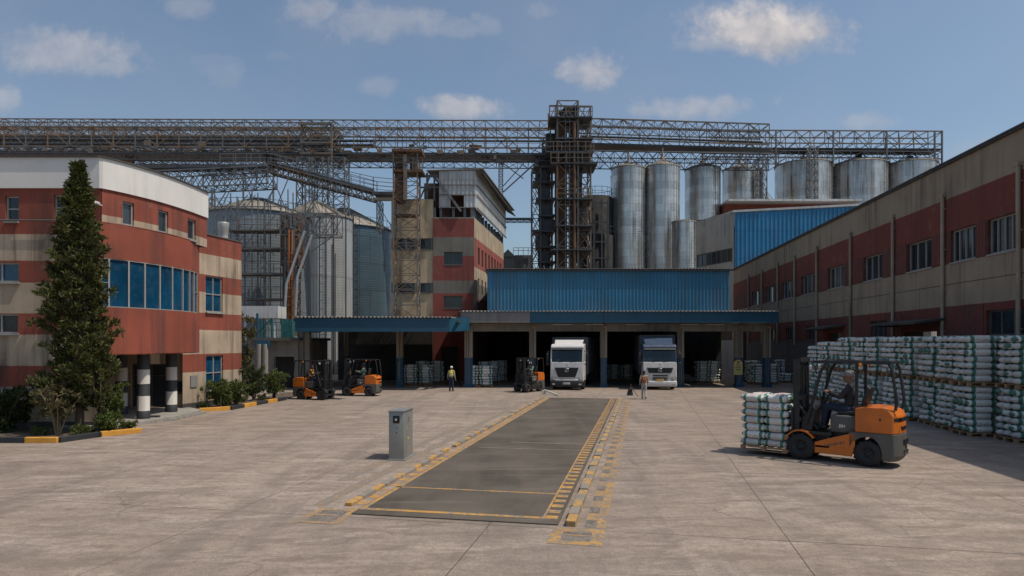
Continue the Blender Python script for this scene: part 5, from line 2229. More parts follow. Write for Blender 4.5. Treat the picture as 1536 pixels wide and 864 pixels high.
    m.bar((-.66, .2, 1.6), (-.72, .2, 1.8), .06)
    m.bar((-.66, -.2, 1.6), (-.72, -.2, 1.8), .06)
    m.bar((-.75, .25, 1.68), (-.5, .25, 1.72), .04)
    obj('seat', m, M['seat_black'], root)
    # cowl, steering
    m = MB()
    m.prism([(.95, -.48, .82), (.62, -.48, .86), (.5, -.48, 1.5), (.62, -.48, 1.6), (.86, -.48, 1.25)], (0, .96, 0))
    obj('dashboard', m, M['dark_steel'], root, bevel=.03)
    m = MB()
    m.tube((.55, .05, 1.45), (.27, .05, 1.92), .035, None, 8)
    A = Matrix.Rotation(rad(-30), 3, 'Y')
    ring = [A @ Vector((.19 * math.cos(a), .19 * math.sin(a), 0)) + Vector((.25, .05, 1.95)) for a in [2 * math.pi * i / 20 for i in range(21)]]
    m.path(ring, .018, 6)
    for i in (0, 7, 14):
        m.bar(ring[i], (.25, .05, 1.95), .03)
    obj('steering_wheel', m, M['seat_black'], root)
    m = MB()
    for y in (-.18, -.26, -.34):
        m.tube((.5, y, 1.5), (.42, y, 1.78), .012, None, 6)
        m.ball((.42, y, 1.79), .028, 8)
    obj('lever', m, M['seat_black'], root)
    # overhead guard
    m = MB()
    for s in (1, -1):
        y = s * .5
        m.path([(.78, y, 1.05), (.62, y, 1.6), (.36, y, 2.62), (.2, y, 2.88)], .05, 6)
        m.bar((-.60, y, 1.3), (-.60, y, 2.88), .07)
        m.path([(-1.56, y * .92, 1.6), (-1.60, y * .94, 1.85), (-1.48, y, 2.74), (-1.40, y, 2.88)], .045, 6)
        m.bar((.56, y, 2.9), (-1.46, y, 2.9), .08)
    for x in (.52, .2, -.6, -1.42):
        m.bar((x, -.5, 2.9), (x, .5, 2.9), .07)
    for k in range(7):
        y = -.42 + k * .14
        m.bar((.52, y, 2.905), (-1.42, y, 2.905), .028, .05)
    obj('overhead_guard', m, M['dark_steel'], root)
    m = MB()
    for s in (1, -1):
        m.rbox((-.7, s * .56, 2.83), (.07, .06, .12), .015)
    obj('marker_lamp', m, M['amber'], root)
    for s in (1, -1):
        m = MB()
        m.tube((.6, s * .42, 2.72), (.68, s * .42, 2.72), .08, .09, 12)
        obj('headlight', m, M['headlamp'], root)
    # mast
    m = MB()
    for s in (1, -1):
        m.span((.98, s * .40 - .05, .18), (1.16, s * .40 + .05, 2.95))
        m.span((1.0, s * .29 - .04, .2), (1.14, s * .29 + .04, 2.9))
        m.tube((.94, s * .22, .4), (.94, s * .22, 2.75), .04, None, 8)
        m.tube((.94, s * .22, .4), (.94, s * .22, 1.6), .06, None, 8)
        m.tube((.5, s * .3, .9), (1.0, s * .36, 1.55), .045, None, 8)
        m.bar((1.1, s * .1, .6), (1.1, s * .1, 2.7), .035)
    for z in (.35, 1.1, 1.75, 2.88):
        m.span((.94, -.44, z), (.99, .44, z + .13))
    m.span((1.0, -.34, 2.8), (1.14, .34, 2.9))
    m.path([(.95, -.05, 2.75), (.9, -.05, 2.0), (.98, .05, 1.2), (1.0, .05, .5)], .02, 6)
    obj('mast', m, M['dark_steel'], root)
    m = MB()
    for z in (.3, .68):
        m.span((1.14, -.52, z), (1.21, .52, z + .13))
    for s in (1, -1):
        m.bar((1.17, s * .5, .3), (1.17, s * .5, 1.5), .05)
    m.bar((1.17, -.5, 1.48), (1.17, .5, 1.48), .05)
    for k in range(5):
        m.bar((1.17, -.36 + k * .18, .8), (1.17, -.36 + k * .18, 1.48), .03)
    for z in (1.02, 1.25):
        m.bar((1.17, -.5, z), (1.17, .5, z), .03)
    obj('load_backrest', m, M['dark_steel'], root)
    for s in (1, -1):
        m = MB()
        m.prism([(1.21, s * .3 - .06, .8), (1.26, s * .3 - .06, .8), (1.26, s * .3 - .06, .14), (2.4, s * .3 - .06, .10), (2.4, s * .3 - .06, .08), (1.21, s * .3 - .06, .08)], (0, .12, 0))
        obj('fork', m, M['dark_steel'], root)
    return root


def place(o, x, y, heading, scale, label, group='forklifts working in the yard'):
    o.location = (x, y, 0)
    o.rotation_euler = (0, 0, math.atan2(heading[1], heading[0]))
    o.scale = (scale,) * 3
    tag(o, label, 'forklift', group)
    return o


FH = Vector((-.755, .656, 0))
fl = place(forklift(), 9.62, 19.62, FH, 1, 'large orange and black forklift carrying a sack pallet on its forks')
P1 = gx(474, 40)
def dark_panels(f, names):
    for k in f.children:
        if k.name.split('.')[0] in names:
            k.data = k.data.copy()
            k.data.materials.clear()
            k.data.materials.append(M['dark_steel'])
    return f


fl2 = place(copy_tree(fl), gx(473, 40.3), 40.3, (.94, -.30), .80, 'orange forklift with raised mast on its right side, parked by the shrubs')
fl3 = place(copy_tree(fl), gx(540, 43.0), 43.0, (-.97, .10), .80, 'orange forklift facing the shrub side forklift, its clean rounded back toward the columns')
fl4 = place(copy_tree(fl), gx(793, 46.0), 46.4, (-.62, -.78), .80, 'dark fronted forklift beside the white truck, empty forks pointing into the yard')

dark_panels(fl2, ('fender',))
dark_panels(fl3, ('fender',))
dark_panels(fl4, ('fender', 'side_frame'))
# pallet load carried by the big forklift
RZ = math.atan2(FH.y, FH.x)
lc = Vector((9.62, 19.62, 0)) + FH * (1.27 + .72)
load((lc.x, lc.y, .13), RZ, 2, 3, 7, .70, .43, .226, 1.42, 1.28, 'forklift load',
     ('pallet on the forklift', 'sacks on the forklift pallet'), 'wooden pallet lifted on the large forklift under banded sacks', True,
     lambda i, j: (('mast end', 'outer end')[i] + ' ' + ('away side', 'centre', 'camera side')[j]))

# loads in the dock, ends of the sacks toward the yard
DOCK = [(617, 52.6, 8, 1, 'left load of the pair beside the blue footed canopy column'), (640, 52.8, 8, 1, 'right load of the pair beside the blue footed canopy column'),
        (634, 54.6, 9, 1, 'load behind the pair beside the canopy column'), (657, 55.2, 9, 1, 'deep load left of the red doorway'),
        (708, 51.6, 8, 1, 'left front load beside the worker in the yellow vest'), (729, 51.6, 8, 1, 'right front load between the vest worker and the dark forklift'),
        (727, 53.4, 9, 1, 'load right behind the two front loads'), (741, 55.0, 9, 1, 'deep load toward the dark forklift'), (752, 57.0, 9, 1, 'deepest load in the second bay'),
        (920, 59.0, 7, 1, 'left dim load between the two trucks'), (939, 59.0, 7, 1, 'right dim load between the two trucks'),
        (1052, 55, 9, 1, 'left load in the bay right of the dark blue truck'), (1068, 55, 9, 1, 'right load in the bay right of the dark blue truck'),
        (1134, 53.4, 8, 1, 'left load beside the last column'), (1156, 53.6, 8, 1, 'right load beside the last column'), (1128, 56, 9, 1, 'load behind the last column pair'),
        (1178, 55.6, 4, 1, 'low load at the foot of the warehouse'), (1173, 59, 9, 1, 'tall dim load at the foot of the warehouse'), (1195, 58, 4, 1, 'last low load next to the warehouse wall')]
for px, yy, n, one, w in DOCK:
    yy += 1.2 if yy > 52.3 else 0
    load((gx(px, yy), yy, 0), RND.uniform(-.05, .05), 1, 3, max(3, n - 1), 1.0, .4, .213, 1.06, 1.24, '', ('pallets in the loading bays', ''), 'wooden pallet under the ' + w, False)
o = obj('stacked_sacks', mass, M['sack'])
tag(o, 'mass of white green-banded sacks on the far stacks and dock pallets', 'sacks', None, 'stuff')


# ================================================================ people
def capsule(mb, a, b, r0, r1, seg=10):
    mb.tube(a, b, r0, r1, seg, True)
    mb.ball(a, r0, seg)
    mb.ball(b, r1, seg)


def remesh(name, mb, mt, parent, voxel=.012, smooth=4):
    o = obj(name, mb, mt, parent)
    r = o.modifiers.new('Remesh', 'REMESH')
    r.mode = 'VOXEL'
    r.voxel_size = voxel
    r.use_smooth_shade = True
    s = o.modifiers.new('Smooth', 'SMOOTH')
    s.factor = .5
    s.iterations = smooth
    return o


def person(J, label, loc, rotz=0, scale=1.0, group=None, skin='skin', shirt='navy_cloth', legs='navy_cloth', vest=None, hat=None, bag=None, shoes='leather', grip=0.5):
    """J: joints in metres for a 1.75 m figure, x forward, y left"""
    root = thing('person', label, 'person', loc, rotz, group)
    root.scale = (scale,) * 3
    V_ = {k: Vector(v) for k, v in J.items()}
    pel, che, nek, head = V_['pelvis'], V_['chest'], V_['neck'], V_['head']
    face = Vector(J.get('face', (1, 0, 0))).normalized()
    side = Z.cross(face).normalized()
    up = face.cross(side)
    HR = Matrix((face, side, up)).transposed()
    b = MB()
    # head with a face
    hc = head
    b.ball(hc + up * .035, (.098, .078, .105), 16, HR)
    b.ball(hc + face * .03 - up * .06, (.07, .058, .065), 12, HR)
    capsule(b, hc + face * .098 + up * .01, hc + face * .118 - up * .02, .011, .017, 8)
    b.ball(hc + face * .094 - up * .058, (.016, .028, .011), 8, HR)
    b.ball(hc + face * .088 - up * .095, (.022, .026, .02), 8, HR)
    for s in (1, -1):
        b.ball(hc + side * s * .078 - face * .005, (.02, .01, .033), 8, HR)
        b.ball(hc + face * .086 + side * s * .032 + up * .022, (.014, .019, .008), 8, HR)
    capsule(b, nek - Z * .05, hc - up * .05, .058, .052)
    # torso
    sh = (V_['shl'] + V_['shr']) / 2
    lat = (V_['shl'] - V_['shr']).normalized()
    fw = lat.cross(Z).normalized()
    TR = Matrix((fw, lat, fw.cross(lat))).transposed()
    spine = (nek - pel).normalized()
    b.ball(pel + spine * .02, (.105, .15, .12), 12, TR)
    b.ball((pel + che) / 2, (.10, .135, .16), 12, TR)
    b.ball(che, (.115, .165, .17), 12, TR)
    capsule(b, V_['shl'] - lat * .02, V_['shr'] + lat * .02, .062, .062)
    for s in ('l', 'r'):
        capsule(b, V_['sh' + s], V_['el' + s], .05, .04)
        capsule(b, V_['el' + s], V_['wr' + s], .04, .028)
        capsule(b, V_['hip' + s], V_['kn' + s], .08, .056)
        capsule(b, V_['kn' + s], V_['an' + s], .055, .038)
        an = V_['an' + s]
        td = Vector(J.get('toe' + s, (1, 0, 0))).normalized()
        capsule(b, an - Z * .045 - td * .03, an + td * .15 - Z * .055, .036, .03)
        # hand: palm, four unequal bent fingers and a thumb
        w = V_['wr' + s]
        hd = Vector(J.get('hand' + s, tuple(w - V_['el' + s]))).normalized()
        sg = 1 if s == 'l' else -1
        th = (fw - hd * fw.dot(hd))
        if th.length < .2:
            th = Z - hd * Z.dot(hd)
        th.normalize()
        pal = hd.cross(th) * -sg
        capsule(b, w + hd * .02 + th * .014, w + hd * .075 + th * .026, .02, .016, 8)
        capsule(b, w + hd * .02 - th * .012, w + hd * .07 - th * .026, .018, .014, 8)
        capsule(b, w + hd * .03, w + hd * .078, .02, .016, 8)
        for q, (o_, ln) in enumerate(((.031, .068), (.0105, .078), (-.0105, .071), (-.031, .055))):
            k0 = w + hd * .085 + th * o_
            k1 = k0 + (hd * (1 - grip * .3) + pal * grip * .6).normalized() * ln * .5
            k2 = k1 + (hd * (.9 - grip) + pal * (.25 + grip)).normalized() * ln * .5
            b.path([k0 - hd * .02, k0, k1, k2], [.0092, .0092, .0085, .0075], 8)
        t0 = w + hd * .03 + th * .026
        t1 = t0 + (th * .8 + hd * .7).normalized() * .035
        t2 = t1 + (hd * .9 + pal * (.2 + grip * .6)).normalized() * .03
        b.path([t0 - th * .01, t0, t1, t2], [.011, .011, .0095, .008], 8)
    remesh('body', b, M[skin], root, .0085, 3)
    # clothes
    c = MB()
    for d, r in ((0.02, (.118, .162, .13)),):
        c.ball(pel + spine * .1, r, 12, TR)
    c.ball((pel + che) / 2, (.117, .152, .175), 12, TR)
    c.ball(che, (.13, .178, .182), 12, TR)
    capsule(c, V_['shl'] - lat * .015, V_['shr'] + lat * .015, .074, .074)
    capsule(c, nek - Z * .075, nek - Z * .03, .085, .068)
    for s in ('l', 'r'):
        capsule(c, V_['sh' + s], V_['el' + s], .064, .053)
        capsule(c, V_['el' + s], V_['el' + s] + (V_['wr' + s] - V_['el' + s]) * .9, .053, .04)
    remesh('shirt', c, M[shirt], root, .012, 4)
    t = MB()
    t.ball(pel + spine * .0, (.122, .168, .12), 12, TR)
    for s in ('l', 'r'):
        capsule(t, V_['hip' + s], V_['kn' + s], .096, .07)
        capsule(t, V_['kn' + s], V_['kn' + s] + (V_['an' + s] - V_['kn' + s]) * .95, .07, .058)
    remesh('trousers', t, M[legs], root, .012, 4)
    for s in ('l', 'r'):
        an = V_['an' + s]
        td = Vector(J.get('toe' + s, (1, 0, 0))).normalized()
        q = MB()
        capsule(q, an - Z * .045 - td * .045, an + td * .165 - Z * .055, .047, .04)
        capsule(q, an - Z * .045, an + Z * .02, .048, .048)
        remesh('shoe', q, M[shoes], root, .012, 3)
    if vest:
        v = MB()
        v.ball((pel + che) / 2 + spine * .02, (.127, .163, .17), 14, TR)
        v.ball(che, (.14, .186, .165), 14, TR)
        capsule(v, V_['shl'] - lat * .07, V_['shr'] + lat * .07, .084, .084)
        vo = remesh('vest', v, M[vest], root, .012, 4)
        st = MB()
        cc = (pel + che) / 2 + spine * .04
        ring = [TR @ Vector((.136 * math.cos(a), .172 * math.sin(a), 0)) + cc for a in [2 * math.pi * i / 24 for i in range(25)]]
        st.path(ring, .02, 6)
        obj('reflective_stripe', st, M['bright_dot'], vo)
    h = MB()
    if hat:
        h.ball(hc + up * .075 - face * .005, (.118, .098, .085), 16, HR)
        h.ball(hc + up * .05 + face * .075, (.08, .08, .015), 12, HR)
        remesh('helmet' if hat != 'hair' else 'hair', h, M[hat], root, .009, 2)
    else:
        h.ball(hc + up * .065 - face * .018, (.104, .086, .092), 16, HR)
        h.ball(hc + up * .0 - face * .055, (.058, .078, .07), 12, HR)
        remesh('hair', h, M['hair'], root, .009, 2)
    if bag:
        g_ = MB()
        back = che - fw * .17
        g_.rbox(back - spine * .04, (.16, .28, .36), .05, 3, TR)
        g_.rbox(back - fw * .08 - spine * .09, (.08, .22, .18), .03, 3, TR)
        for s in (1, -1):
            g_.path([back + lat * s * .1 + spine * .12, che + lat * s * .12 + spine * .2, che + fw * .13 + lat * s * .12 + spine * .06, che + lat * s * .18 - spine * .12, back + lat * s * .12 - spine * .16], .016, 6)
        pk = tag(obj('backpack', g_, M[bag], root), '', '')
        del pk['label'], pk['category']
    return root


STAND = dict(pelvis=(0, 0, .94), chest=(0, 0, 1.27), neck=(.0, 0, 1.47), head=(.03, 0, 1.61), shl=(0, .18, 1.41), shr=(0, -.18, 1.41), ell=(-.03, .25, 1.12), elr=(-.03, -.25, 1.12),
             wrl=(.06, .27, .88), wrr=(.06, -.27, .88), hipl=(0, .09, .90), hipr=(0, -.09, .90), knl=(.02, .1, .49), knr=(.0, -.1, .49), anl=(-.02, .11, .09), anr=(.0, -.11, .09))
WALK = dict(STAND, knl=(.11, .09, .5), anl=(.14, .09, .1), knr=(-.02, -.09, .48), anr=(-.2, -.09, .12), ell=(-.1, .24, 1.13), wrl=(-.06, .25, .89), elr=(.02, -.24, 1.12), wrr=(.16, -.22, .93))
SIT = dict(pelvis=(0, 0, .1), chest=(-.03, 0, .42), neck=(-.02, 0, .62), head=(.02, 0, .76), shl=(-.03, .18, .56), shr=(-.03, -.18, .56), ell=(.14, .23, .34), elr=(.16, -.2, .34),
           wrl=(.39, .12, .43), wrr=(.39, -.12, .42), hipl=(.03, .1, .08), hipr=(.03, -.1, .08), knl=(.44, .13, .12), knr=(.44, -.13, .12), anl=(.50, .13, -.29), anr=(.52, -.13, -.29))
person(STAND, 'worker in a yellow vest, white helmet and dark trousers standing before the dock', (gx(677, 46.7), 46.7, 0), rad(75), 1.0, shirt='khaki_cloth', vest='vest', hat='helmet')
person(WALK, 'walker in pale clothes with a rust red backpack heading for the blue truck', (gx(966, 40.4), 40.4, 0), rad(82), .98, skin='skin_dark', shirt='khaki_cloth', legs='grey_cloth', bag='rust_cloth')


def driver(f, label, **kw):
    s = f.scale[0]
    loc = f.matrix_basis @ Vector((-.30, 0, 1.42))
    return person(SIT, label, loc, f.rotation_euler.z, s * 1.36 if s == 1 else s * 1.3, 'forklift drivers', **kw)


driver(fl, 'driver in dark top and blue jeans with a grey cap steering the large forklift', shirt='charcoal_cloth', legs='navy_cloth', hat='grey_helmet', skin='skin')
driver(fl2, 'driver in orange vest seated in the forklift beside the shrubs', shirt='charcoal_cloth', vest='orange_cloth', skin='skin_dark')
driver(fl3, 'driver in grey shirt seated in the forklift with its back to the columns', shirt='green_cloth', legs='charcoal_cloth', skin='skin_dark')
driver(fl4, 'driver in sage green shirt seated in the dark fronted forklift', shirt='green_cloth', legs='charcoal_cloth', skin='skin_dark', hat='helmet')
J2 = dict(STAND)
person(J2, 'worker in an orange vest standing behind the two parked forklifts', (gx(523, 44.4), 44.4, 0), rad(-20), 1.0, shirt='charcoal_cloth', vest='orange_cloth', legs='charcoal_cloth', skin='skin_dark')


# ================================================================ trucks
def truck(label, loc, rz, upper, boxm, deflector_h, plate, navy):
    """front at y=0 looking toward -y, ground at z=0"""
    t = thing('truck', label, 'truck', loc, rz, 'trucks backed into the shed')
    W = 1.19
    low = M['truck_white']
    # lower cab with raked front
    m = MB()
    prof = [(.10, .62), (.0, .95), (.02, 1.5), (.07, 2.02), (1.9, 2.02), (1.9, .62)]
    m.prism([(-W, y, z) for y, z in prof], (2 * W, 0, 0))
    obj('cab', m, low, t, bevel=.06, seg=3)
    # upper cab: pillars, roof, windscreen
    m = MB()
    for s in (1, -1):
        m.prism([(s * W, .07, 2.0), (s * W, .29, 2.98), (s * W, .42, 2.98), (s * W, .22, 2.0)], (-s * .1, 0, 0))
        m.prism([(s * W, 1.2, 2.0), (s * W, 1.2, 2.98), (s * W, 1.9, 2.98), (s * W, 1.9, 2.0)], (-s * .08, 0, 0))
    obj('pillar', m, low if not navy else M[upper], t, bevel=.02)
    m = MB()
    pr = [(.25, 2.96), (.22, 3.08), (.32, 3.22), (.6, 3.30), (1.9, 3.32), (1.9, 2.96)]
    m.prism([(-W + .01, y, z) for y, z in pr], (2 * W - .02, 0, 0))
    rf = obj('cab_roof', m, M[upper], t, bevel=.07, seg=3)
    m = MB()
    w0, w1 = W - .22, W - .12
    m.add([(-w0, .62, 3.2), (w0, .62, 3.2), (w1, 1.75, 3.30 + deflector_h), (-w1, 1.75, 3.30 + deflector_h), (-w0, 1.85, 3.2), (w0, 1.85, 3.2), (w1, 1.85, 3.27 + deflector_h), (-w1, 1.85, 3.27 + deflector_h)],
          [(0, 1, 2, 3), (0, 3, 7, 4), (1, 5, 6, 2), (3, 2, 6, 7), (4, 7, 6, 5)])
    obj('wind_deflector', m, M[upper], t, bevel=.03)
    m = MB()
    m.prism([(-W + .11, .085, 2.04), (W - .11, .085, 2.04), (W - .11, .30, 2.95), (-W + .11, .30, 2.95)], (0, .03, 0))
    ws_ = obj('windscreen', m, M['windshield'], t)
    m = MB()
    for x in (-.55, .25):
        m.bar((x, .065, 2.06), (x + .5, .1, 2.22), .02)
    obj('wiper', m, M['truck_black'], ws_)
    m = MB()
    for s in (1, -1):
        m.prism([(s * (W - .03), .38, 2.05), (s * (W - .03), .48, 2.8), (s * (W - .03), 1.18, 2.8), (s * (W - .03), 1.18, 2.05)], (-s * .02, 0, 0))
    obj('side_window', m, M['windshield'], t)
    # sun visor
    m = MB()
    m.prism([(-W + .08, .10, 2.90), (W - .08, .10, 2.90), (W - .08, .2, 2.99), (-W + .08, .2, 2.99)], (0, .05, .03))
    obj('sun_visor', m, M['truck_black'], t)
    # grille
    m = MB()
    if not navy:
        m.prism([(-.86, -.03, 1.62), (.86, -.03, 1.62), (.62, -.05, .92), (-.62, -.05, .92)], (0, .08, 0))
    else:
        m.prism([(-.93, -.03, 1.6), (.93, -.03, 1.6), (.80, -.05, 1.22), (-.80, -.05, 1.22)], (0, .08, 0))
        for z in (1.08, .74, .9):
            m.prism([(-.55, -.05, z), (.55, -.05, z), (.5, -.05, z - .09), (-.5, -.05, z - .09)], (0, .06, 0))
    gr = obj('grille', m, M['truck_black'], t, bevel=.02)
    m = MB()
    for k in range(4 if not navy else 3):
        z = (1.52 - k * .15) if not navy else 1.52 - k * .11
        m.bar((-.78 + k * .05, -.045, z), (.78 - k * .05, -.045, z), .035, .03)
    obj('grille_slat', m, M['dark_steel'], gr)
    m = MB()
    ring = [Vector((.13 * math.cos(a), -.07, 1.43 + .13 * math.sin(a))) for a in [2 * math.pi * i / 24 for i in range(25)]]
    m.path(ring, .018, 6)
    for a in (90, 210, 330):
        m.bar((0, -.07, 1.43), (.13 * math.cos(rad(a)), -.07, 1.43 + .13 * math.sin(rad(a))), .03)
    obj('emblem', m, M['chrome'], gr)
    m = MB()
    m.bar((-.06, -.0, 1.8), (.06, -.0, 1.8), .04)
    obj('badge', m, M['dark_steel'], t)
    # bumper
    m = MB()
    m.rbox((0, .12, .45), (2 * W + .02, .42, .42), .08, 3)
    bp = obj('bumper', m, low if navy else M['truck_black'], t)
    if not navy:
        m = MB()
        m.rbox((0, .03, .72), (2 * W - .7, .2, .1), .03)
        obj('bumper_trim', m, low, bp)
    m = MB()
    m.rbox((0, -.10, .48 if not navy else .72), (.52, .03, .14), .01)
    obj('number_plate', m, M[plate], bp)
    for s in (1, -1):
        m = MB()
        m.prism([(s * .78, -.055, .70), (s * 1.12, .0, .70), (s * 1.16, .04, 1.05), (s * .98, -.02, .98)], (0, .06, 0))
        hl = obj('headlight', m, M['headlamp'], t, bevel=.02)
        m = MB()
        m.tube((s * .93, -.065, .83), (s * .93, -.02, .83), .07, None, 12)
        obj('bulb', m, M['chrome'], hl)
        m = MB()
        m.rbox((s * .95, -.095, .42), (.22, .04, .1), .02)
        obj('fog_lamp', m, M['headlamp'], bp)
        # mirrors
        m = MB()
        m.rbox((s * (W + .23), .22, 2.35), (.2, .14, .62), .05, 3)
        m.rbox((s * (W + .23), .22, 1.88), (.19, .14, .24), .04, 3)
        m.path([(s * W, .35, 2.75), (s * (W + .18), .25, 2.8), (s * (W + .23), .22, 2.6)], .025, 6)
        m.path([(s * W, .35, 1.9), (s * (W + .2), .24, 1.78)], .025, 6)
        obj('mirror', m, M['truck_black'], t)
        # wheel arch and steps
        m = MB()
        m.prism([(s * W, .55, .35), (s * W, .55, .95), (s * W, 1.75, .95), (s * W, 1.75, .35)], (-s * .04, 0, 0))
        obj('wheel_arch', m, M['truck_black'], t)
        for y in (1.35, 7.2, 8.4):
            A = Matrix.Rotation(rad(-90) * s, 3, 'X') @ Matrix.Identity(3)
            A = Matrix.Rotation(rad(90) * s, 3, 'Y')
            m = MB()
            m.lathe([(.28, -.14), (.47, -.14), (.5, -.1), (.5, .1), (.47, .14), (.28, .14)], 24, (s * 1.03, y, .5), True, A)
            wl = obj('wheel', m, M['black_rubber'], t)
            m = MB()
            m.lathe([(0, .1), (.1, .12), (.12, .03), (.22, .03), (.29, .12)], 18, (s * 1.03, y, .5), True, A)
            obj('rim', m, M['grey_cast'], wl)
    # frame and cargo box
    m = MB()
    m.span((-.45, .3, .55), (.45, 9.4, .95))
    m.span((-W + .05, 2.4, .6), (-W + .5, 4.2, 1.05))
    m.span((W - .5, 2.4, .6), (W - .05, 4.2, 1.05))
    obj('chassis', m, M['truck_black'], t)
    m = MB()
    bw = 1.27
    top = 3.95 if navy else 3.78
    m.span((-bw, 2.15, 1.02), (bw, 9.6, top))
    bx_ = obj('cargo_box', m, M[boxm], t, bevel=.02)
    m = MB()
    for s in (1, -1):
        m.span((s * bw - .04, 2.1, 1.0), (s * bw + .04, 2.18, top + .03))
        for k in range(9):
            m.span((s * bw - .02, 2.6 + k * .8, 1.05), (s * bw + .025, 2.64 + k * .8, top - .05))
        m.span((s * bw - .04, 2.1, top - .04), (s * bw + .04, 9.6, top + .035))
    m.span((-bw + .05, 2.1, top - .04), (bw - .05, 2.18, top + .03))
    obj('box_rail', m, M['steel_dark'], bx_)
    if navy:
        m = MB()
        R9 = random.Random(3)
        x = -.46
        for k in range(7):
            w = .09 if k else .05
            m.box((x, .27, 3.14), (.022, .03, .12), None)
            m.box((x + w * .5, .27, 3.095 + .09 * (k % 2)), (w * .8, .03, .025))
            if k % 3:
                m.box((x + w * .8, .27, 3.08), (.02, .03, .07))
            x += w + .035
        m.box((.52, .27, 3.12), (.16, .03, .05))
        obj('roof_lettering', m, M['bright_dot'], rf)
    return t


vdir = -math.atan(.2)
truck('white cab truck with dark slate box backed under the canopy, black trapezoid grille', (gx(850, 47.8), 47.8, 0), vdir, 'truck_white', 'truck_box', .32, 'plate_pale', False)
truck('navy roofed truck with white lower cab and yellow plate backed under the canopy', (gx(990, 48.0), 48.0, 0), vdir * .6, 'truck_navy', 'truck_box', .45, 'plate_yellow', True)

# small black barrier stub with a loose arm, sign on the column
bs = thing('barrier_stub', 'small black tripod like stub with a thin leaning rod beside the walker', 'barrier', (gx(946, 43), 43.2, 0), .2)
m = MB()
m.prism([(-.2, -.1, 0), (.18, -.1, 0), (.12, -.08, .3), (-.1, -.08, .33)], (0, .22, 0))
m.rbox((.02, 0, .38), (.24, .22, .18), .05)
obj('stub_body', m, M['truck_black'], bs)
m = MB()
m.tube((.06, -.1, .5), (.1, -1.1, .02), .025, None, 6)
m.tube((.02, 0, .4), (.05, 0, .75), .03, None, 6)
obj('rod', m, M['rust_casing'], bs)
bar_ = thing('barrier_pole', 'thin pale barrier pole lying at the end of the left kerb near the white truck', 'pole', (gx(826, 43.3), 43.6, 0))
m = MB()
m.tube((-.35, .8, .25), (.45, -.9, .05), .06, None, 8)
m.box((-.35, .8, .12), (.25, .25, .24))
obj('pole', m, M['white_paint'], bar_)

ns = thing('notice_sign', 'faded yellow round topped notice board fixed to the last blue footed column', 'sign', (gx(1108, 50.7), 50.8, 0))
m = MB()
pts = [(-.34, 0, .95), (.34, 0, .95), (.34, 0, 1.75)] + [(.34 * math.cos(rad(a)), 0, 1.75 + .34 * math.sin(rad(a))) for a in range(15, 180, 15)] + [(-.34, 0, 1.75)]
m.prism(pts, (0, .03, 0))
obj('board', m, M['sign_yellow'], ns)
m = MB()
for k, w in enumerate((.3, .44, .38)):
    m.box((0, -.008, 1.7 - k * .17), (w, .012, .06))
m.tube((0, -.002, 1.9), (0, -.014, 1.9), .09, None, 12)
obj('faded_print', m, M['concrete_dark'], ns)


# ================================================================ plants
def leaf(mb, p, d, n, L, w):
    s = d.cross(n)
    if s.length < 1e-4:
        s = d.orthogonal()
    s = s.normalized() * w * .5
    n = s.cross(d).normalized()
    mid = p + d * (L * .5) + n * (L * .08)
    mb.add([p, mid - s, p + d * L, mid + s], [(0, 1, 2, 3)])


def rv(R):
    while True:
        v = Vector((R.uniform(-1, 1), R.uniform(-1, 1), R.uniform(-1, 1)))
        if .05 < v.length < 1:
            return v.normalized()


def clump(mb, R, c, out, n, spread, L, w, up=.25):
    for _ in range(n):
        d = (out * R.uniform(.2, 1.1) + rv(R) * .9 + Z * up).normalized()
        leaf(mb, c + rv(R) * spread * R.random(), d, rv(R), L * R.uniform(.6, 1.25), w * R.uniform(.7, 1.2))


R5 = random.Random(21)
cp_ = Vector((gx(117, 25.3), 25.35, 0))
con = thing('conifer_tree', 'tall narrow dark green conifer in the kerbed bed before the striped office', 'tree', tuple(cp_))
m = MB()
m.path([(0, 0, -.05), (.03, .02, 1.2), (-.02, 0, 4), (.02, .0, 7), (0, 0, 10.0)], [.17, .14, .11, .07, .02], 9)
for a in range(5):
    t = a * 1.3
    m.path([(0, 0, .25), (.12 * math.cos(t), .12 * math.sin(t), .06), (.35 * math.cos(t), .35 * math.sin(t), -.04)], [.1, .07, .03], 6)
tips = []
prof = [(.95, .35), (1.4, .85), (2.0, 1.05), (3.0, 1.17), (4.2, 1.16), (5.2, 1.08), (6.2, .94), (7.2, .76), (8.2, .56), (9.0, .38), (9.7, .19), (10.25, .06)]


def crown_r(z):
    for (z0, r0), (z1, r1) in zip(prof, prof[1:]):
        if z <= z1:
            return r0 + (r1 - r0) * (z - z0) / (z1 - z0)
    return .05


